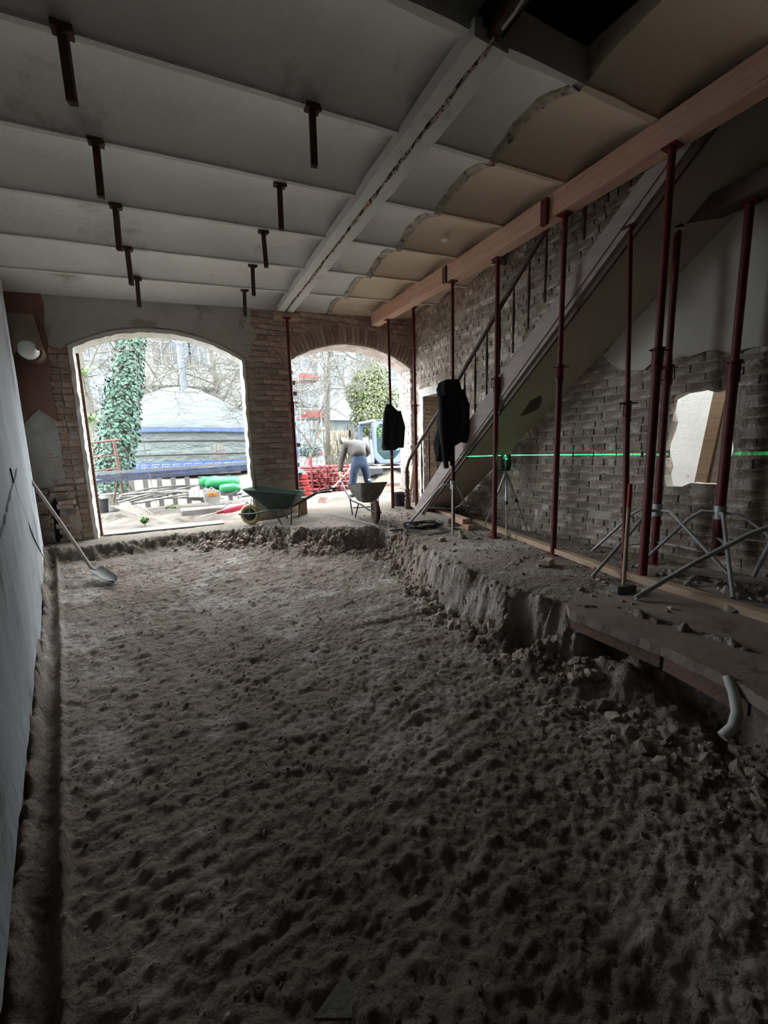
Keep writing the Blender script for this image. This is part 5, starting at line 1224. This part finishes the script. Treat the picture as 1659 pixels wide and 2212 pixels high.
# support trestle at right end hidden by the pier
plank((q(552, 1010, 9.6).x, 9.7, yz(1.6, 9.7)), (q(552, 1010, 9.6).x, 9.7, q(552, 1024, 9.6).z), .1, .1, M_grey_board, 'support_post', 'grey post under the right end of the ladders', 'post')
# branches and poles
rb = random.Random(21)
for k in range(16):
    x0_ = rb.uniform(248, 300); y0_ = rb.uniform(1070, 1092); x1_ = rb.uniform(330, 500); y1_ = rb.uniform(1040, 1078); Y_ = rb.uniform(8.8, 9.6)
    a_, b_ = q(x0_, y0_, Y_), q(x1_, y1_, Y_+.3)
    a_.z = max(a_.z, yz(a_.x, a_.y)+.02); b_.z = max(b_.z, yz(b_.x, b_.y)+.02); m_ = a_.lerp(b_, .5)+Vector((0, rb.uniform(-.1, .1), rb.uniform(-.0, .10)))
    pts = [a_, a_.lerp(m_, .5)+Vector((0, 0, rb.uniform(0, .04))), m_, m_.lerp(b_, .5)+Vector((0, 0, rb.uniform(-.02, .03))), b_]
    tag(MB().tube(pts, [.022, .02, .018, .015, .011], 7).build('cut_branch', mat('weathered_branch', (.15, .14, .13), (.10, .095, .085), 8, .9), smooth=60), 'weathered grey branch in the pile under the ladders', 'branch', 'cut branches in the pile under the ladders')
for k in range(14):
    a_ = q(rb.uniform(235, 280), rb.uniform(1092, 1100), 8.2); b_ = q(rb.uniform(300, 345), rb.uniform(1105, 1125), 7.7); m_ = a_.lerp(b_, .5)+Vector((0, 0, rb.uniform(.02, .1)))
    tag(MB().tube([a_, m_, b_], [.006, .005, .003], 5).build('dry_twig', M_orange if k % 3 == 0 else M_board, smooth=60), 'thin dry reddish twig arching over the earth outside the left arch', 'twig', 'dry twigs outside the left arch')
tag(MB().tube([q(292, 760, 9), q(300, 900, 8.8), q(318, 1000, 8.7), q(335, 1080, 8.4), q(350, 1112, 8.1)], .006, 5).build('dangling_cable', M_black, smooth=60), 'thin dark cable dangling before the yurt into the pit', 'cable')
# green sacks
def sack(px, py, Y, rx, rz, label, m=M_green):
    p = q(px, py, Y); bm = bmesh.new(); bmesh.ops.create_icosphere(bm, subdivisions=3, radius=1)
    for v in bm.verts:
        c_ = v.co; c_.x = math.copysign(abs(c_.x)**.6, c_.x); c_.y = math.copysign(abs(c_.y)**.7, c_.y); c_.z = math.copysign(abs(c_.z)**.8, c_.z); n_ = 1+.16*sin(c_.x*6+px)+.12*sin(c_.y*9+c_.x*5)+.5*vnoise(np.array([c_.x*3+px]), np.array([c_.y*3+c_.z*2]))[0]
        v.co = Vector((p.x+c_.x*rx, p.y+c_.y*rx*.6, p.z+c_.z*rz*n_))
    me = bpy.data.meshes.new('s'); bm.to_mesh(me); bm.free(); me.materials.append(m); tag(link('sack', me, smooth=70), label, 'sack', 'green sacks in the yard')
sack(480, 1042, 9.4, .36, .13, 'large green plastic sack on top of the sack pile'); sack(497, 1055, 9.1, .22, .10, 'small bright green sack lowest at the right of the sack pile'); sack(450, 1040, 9.5, .20, .11, 'half-clear green sack at the left of the sack pile')
plank(q(440, 1062, 9.2), q(520, 1066, 9.2), .4, .10, M_wpost, 'pallet', 'weathered timber pallet under the green sacks', 'pallet')
for k in range(3): plank(q(414+k*10, 1062, 8.9), q(414+k*10, 1078, 8.7), .09, .09, M_wpost, 'timber_end', 'squared timber end left of the cable reel, %s of three' % ('left', 'middle', 'right')[k], 'timber', 'timber ends left of the cable reel')
# cable reel
p = q(459, 1082, 8.5); t = thing('cable_reel', 'metal cable reel with orange sockets in front of the green sacks', 'reel', p)
MB().tube([(p.x, p.y-.09, p.z+.08), (p.x, p.y-.08, p.z+.08)], .14, 24).build('flange', M_galv, t, smooth=30); MB().tube([(p.x, p.y+.07, p.z+.08), (p.x, p.y+.08, p.z+.08)], .14, 24).build('flange', M_galv, t, smooth=30); MB().tube([(p.x, p.y-.08, p.z+.08), (p.x, p.y+.07, p.z+.08)], .10, 20).build('wound_cable', M_black, t, smooth=30)
MB().tube([(p.x-.12, p.y, p.z-.05), (p.x-.15, p.y, p.z+.15), (p.x, p.y, p.z+.27), (p.x+.15, p.y, p.z+.15), (p.x+.12, p.y, p.z-.05)], .01, 6).build('stand', M_galv, t, smooth=50)
for dx in (-.045, .045): MB().box(p.x+dx-.035, p.x+dx+.035, p.y-.12, p.y-.09, p.z+.10, p.z+.17).build('socket', M_oran, t, bevel=.006)
# breaker hammer
t = thing('breaker_hammer', 'red electric breaker hammer with steel chisel lying by the tan wheel', 'tool', q(480, 1108, 7.3))
a_, b_, c_, d_ = q(430, 1119, 7.25), q(468, 1108, 7.25), q(500, 1100, 7.25), q(528, 1093, 7.25)
MB().tube([a_, b_], [.008, .012], 8).build('chisel', M_galv, t); MB().tube([b_, b_.lerp(c_, .5)], [.022, .035], 12).build('nose', M_redb, t, smooth=40); MB().tube([b_.lerp(c_, .45), c_, d_], [.045, .06, .05], 14).build('body', mat('pink_red_plastic', (.6, .07, .12), None, 4, .4), t, smooth=40)
MB().tube([d_, d_+Vector((.05, 0, .06)), d_+Vector((.10, 0, 0)), d_+Vector((.05, 0, -.04))], .014, 8).build('rear_handle', M_black, t, smooth=50)
tag(MB().tube([b_+Vector((.05, 0, .05)), q(500, 1085, 7.6), q(490, 1070, 8.2), q(515, 1060, 8.6), q(505, 1072, 8.8)], .007, 6).build('power_cable', M_black, smooth=60), 'grey power cable looping between the breaker and the reel', 'cable')
for k in range(7):
    a_ = q(rb.uniform(505, 520), rb.uniform(1062, 1078), 8.7+k*.08); b_ = q(rb.uniform(545, 570), rb.uniform(1045, 1072), 9.2); a_.z = max(a_.z, yz(a_.x, a_.y)+.02)
    tag(MB().tube([a_, b_], .015, 8).build('metal_tube', M_alu, smooth=50), 'pale metal tube in the bundle right of the green sacks', 'tube', 'metal tubes right of the green sacks')
# wire basket outline
wbk = thing('wire_frame', 'thin wire frame standing before the right part of the yurt', 'frame', q(475, 985, 12))
for a_, b_ in (((458, 960), (460, 990)), ((483, 960), (484, 982)), ((467, 958), (470, 1002)), ((476, 945), (478, 1005)), ((460, 990), (484, 984)), ((467, 975), (478, 974))): MB().tube([q(*a_, 12), q(*b_, 12)], .008, 5).build('wire', M_rust, wbk)

# ---- worker, seen from behind, bending over
Yb = 8.2
zf = yz(3.5, Yb)
wk = thing('person', 'worker in brown jacket and blue jeans seen from behind, bending forward over a shovel', 'person', (3.55, Yb, zf))
def skin(name, verts, edges, radii, m, root=0, sub=2):
    me = bpy.data.meshes.new(name); me.from_pydata([tuple(v) for v in verts], edges, []); me.materials.append(m); o = link(name, me, wk)
    s = o.modifiers.new('skin', 'SKIN'); s.use_smooth_shade = True
    sv = me.skin_vertices[0].data
    for i, r in enumerate(radii): sv[i].radius = (r if isinstance(r, tuple) else (r, r)); sv[i].use_root = (i == root)
    ss = o.modifiers.new('sub', 'SUBSURF'); ss.levels = sub; ss.render_levels = sub
    return o
V = lambda x, y, z: Vector((x, y, z))
B = lambda px, py, dy=0: at_y(px, py, Yb+dy)
pel = B(776, 990); hipL = B(766, 996); hipR = B(787, 995); kneeL = B(762, 1046, .06); kneeR = B(794, 1040, .10)
ankL = B(766, 1083, -.02); ankR = B(804, 1078, 0.05); toeL = ankL+V(-.03, .18, -.05); toeR = ankR+V(.05, .18, -.05); ankL.z = zf+.10; ankR.z = zf+.10; toeL.z = toeR.z = zf+.045
wai = B(772, 974, .14); che = B(764, 961, .36); nek = B(752, 955, .50); hd = B(743, 951, .40); htop = B(737, 957, .48)
shL = B(745, 964, .40); shR = B(786, 961, .42); elL = B(737, 996, .34); haL = B(735, 1024, .28); elR = B(798, 978, .40); haR = B(757, 1004, .60)
gripL = haL+V(.02, 0, -.03); fing = []
bv = [pel, wai, che, nek, hd, htop, hipL, kneeL, ankL, toeL, hipR, kneeR, ankR, toeR, shL, elL, haL, gripL, shR, elR, haR]
be = [(0, 1), (1, 2), (2, 3), (3, 4), (4, 5), (0, 6), (6, 7), (7, 8), (8, 9), (0, 10), (10, 11), (11, 12), (12, 13), (2, 14), (14, 15), (15, 16), (16, 17), (2, 18), (18, 19), (19, 20)]
skin('body', bv, be, [.09, .09, .12, .05, .095, .07, .05, .055, .038, .03, .05, .055, .038, .03, .055, .042, .03, .028, .055, .042, .03], M_skin)
skin('jacket', [B(776, 989, .03), B(774, 981, .07), wai, che, shL, elL, haL.lerp(elL, .14), shR, elR, haR.lerp(elR, .14), nek.lerp(che, .3)], [(0, 1), (1, 2), (2, 3), (3, 4), (4, 5), (5, 6), (3, 7), (7, 8), (8, 9), (3, 10)], [.185, .19, .20, .215, .095, .072, .055, .095, .072, .055, .12], M_jack)
skin('jeans', [B(776, 992, .0), B(774, 981, .08), hipL+V(0, 0, -.08), kneeL, ankL+V(0, 0, -.02), hipR+V(0, 0, -.08), kneeR, ankR+V(0, 0, -.02)], [(1, 0), (0, 2), (2, 3), (3, 4), (0, 5), (5, 6), (6, 7)], [(.19, .16), (.17, .15), .10, .085, .08, .10, .085, .08], M_jean)
skin('boots', [ankL+V(0, 0, .02), ankL+V(0, 0, -.05), toeL, ], [(0, 1), (1, 2)], [.06, .055, .045], M_black, 0, 1); skin('boots', [ankR+V(0, 0, .02), ankR+V(0, 0, -.05), toeR], [(0, 1), (1, 2)], [.06, .055, .045], M_black, 0, 1)
skin('cap', [hd.lerp(htop, .2)+V(0, 0, .02), htop+V(0, 0, .02)], [(0, 1)], [.12, .10], mat('dark_cap', (.02, .02, .022), None, 3), 0, 2)
skin('hood', [nek+V(-.03, -.02, .03), nek+V(.03, -.02, .04), nek.lerp(hd, .4)+V(0, 0, .03)], [(0, 1), (1, 2)], [.07, .08, .08], M_jack)
for s, h in ((0, haL), (1, haR)):   # fingers curled round the shaft
    dr = (haR-haL).normalized()
    for k in range(4):
        b_ = h+V(-.02+.018*k, -.01, -.045-.004*k) if s == 0 else h+V(-.03+.018*k, -.01, -.03)
        skin('finger', [b_+V(0, 0, .04), b_+V(-.005, -.035, .0), b_+V(0, -.02, -.035+.004*k), b_+V(0, .015, -.03)], [(0, 1), (1, 2), (2, 3)], [.010, .009, .0085, .008], M_skin, 0, 1)
    skin('thumb', [h+V(.03, 0, -.01), h+V(.045, -.03, -.03), h+V(.03, -.03, -.055)], [(0, 1), (1, 2)], [.012, .010, .009], M_skin, 0, 1)
t = thing('long_shovel', 'long pale-handled shovel held by the bent worker', 'shovel', haL)
s_hi = at_y(757, 1012, Yb+.55); s_lo = at_y(700, 1075, Yb-.25); s_lo.z = max(s_lo.z, zf+.06)
MB().tube([s_hi+(s_hi-s_lo)*.12, s_lo], .016, 10).build('shaft', M_board, t, smooth=50)
mb = MB(); dd = (s_lo-s_hi).normalized(); sd = dd.cross(EZ).normalized(); up = sd.cross(dd); rr = []
for k in range(6): f = k/5; c_ = s_lo+dd*.26*f*.6+V(0, 0, -.05*f); w = .09*(1 if f < .7 else .75); rr.append([c_+sd*w*s_+up*.012*abs(s_) for s_ in np.linspace(-1, 1, 5)]+[c_+sd*w*s_+up*(.012*abs(s_)-.004) for s_ in np.linspace(1, -1, 5)])
mb.rings(rr).build('blade', M_rust, t, smooth=40)

for o in list(bpy.data.objects):
    if '_local' in o: del o['_local']
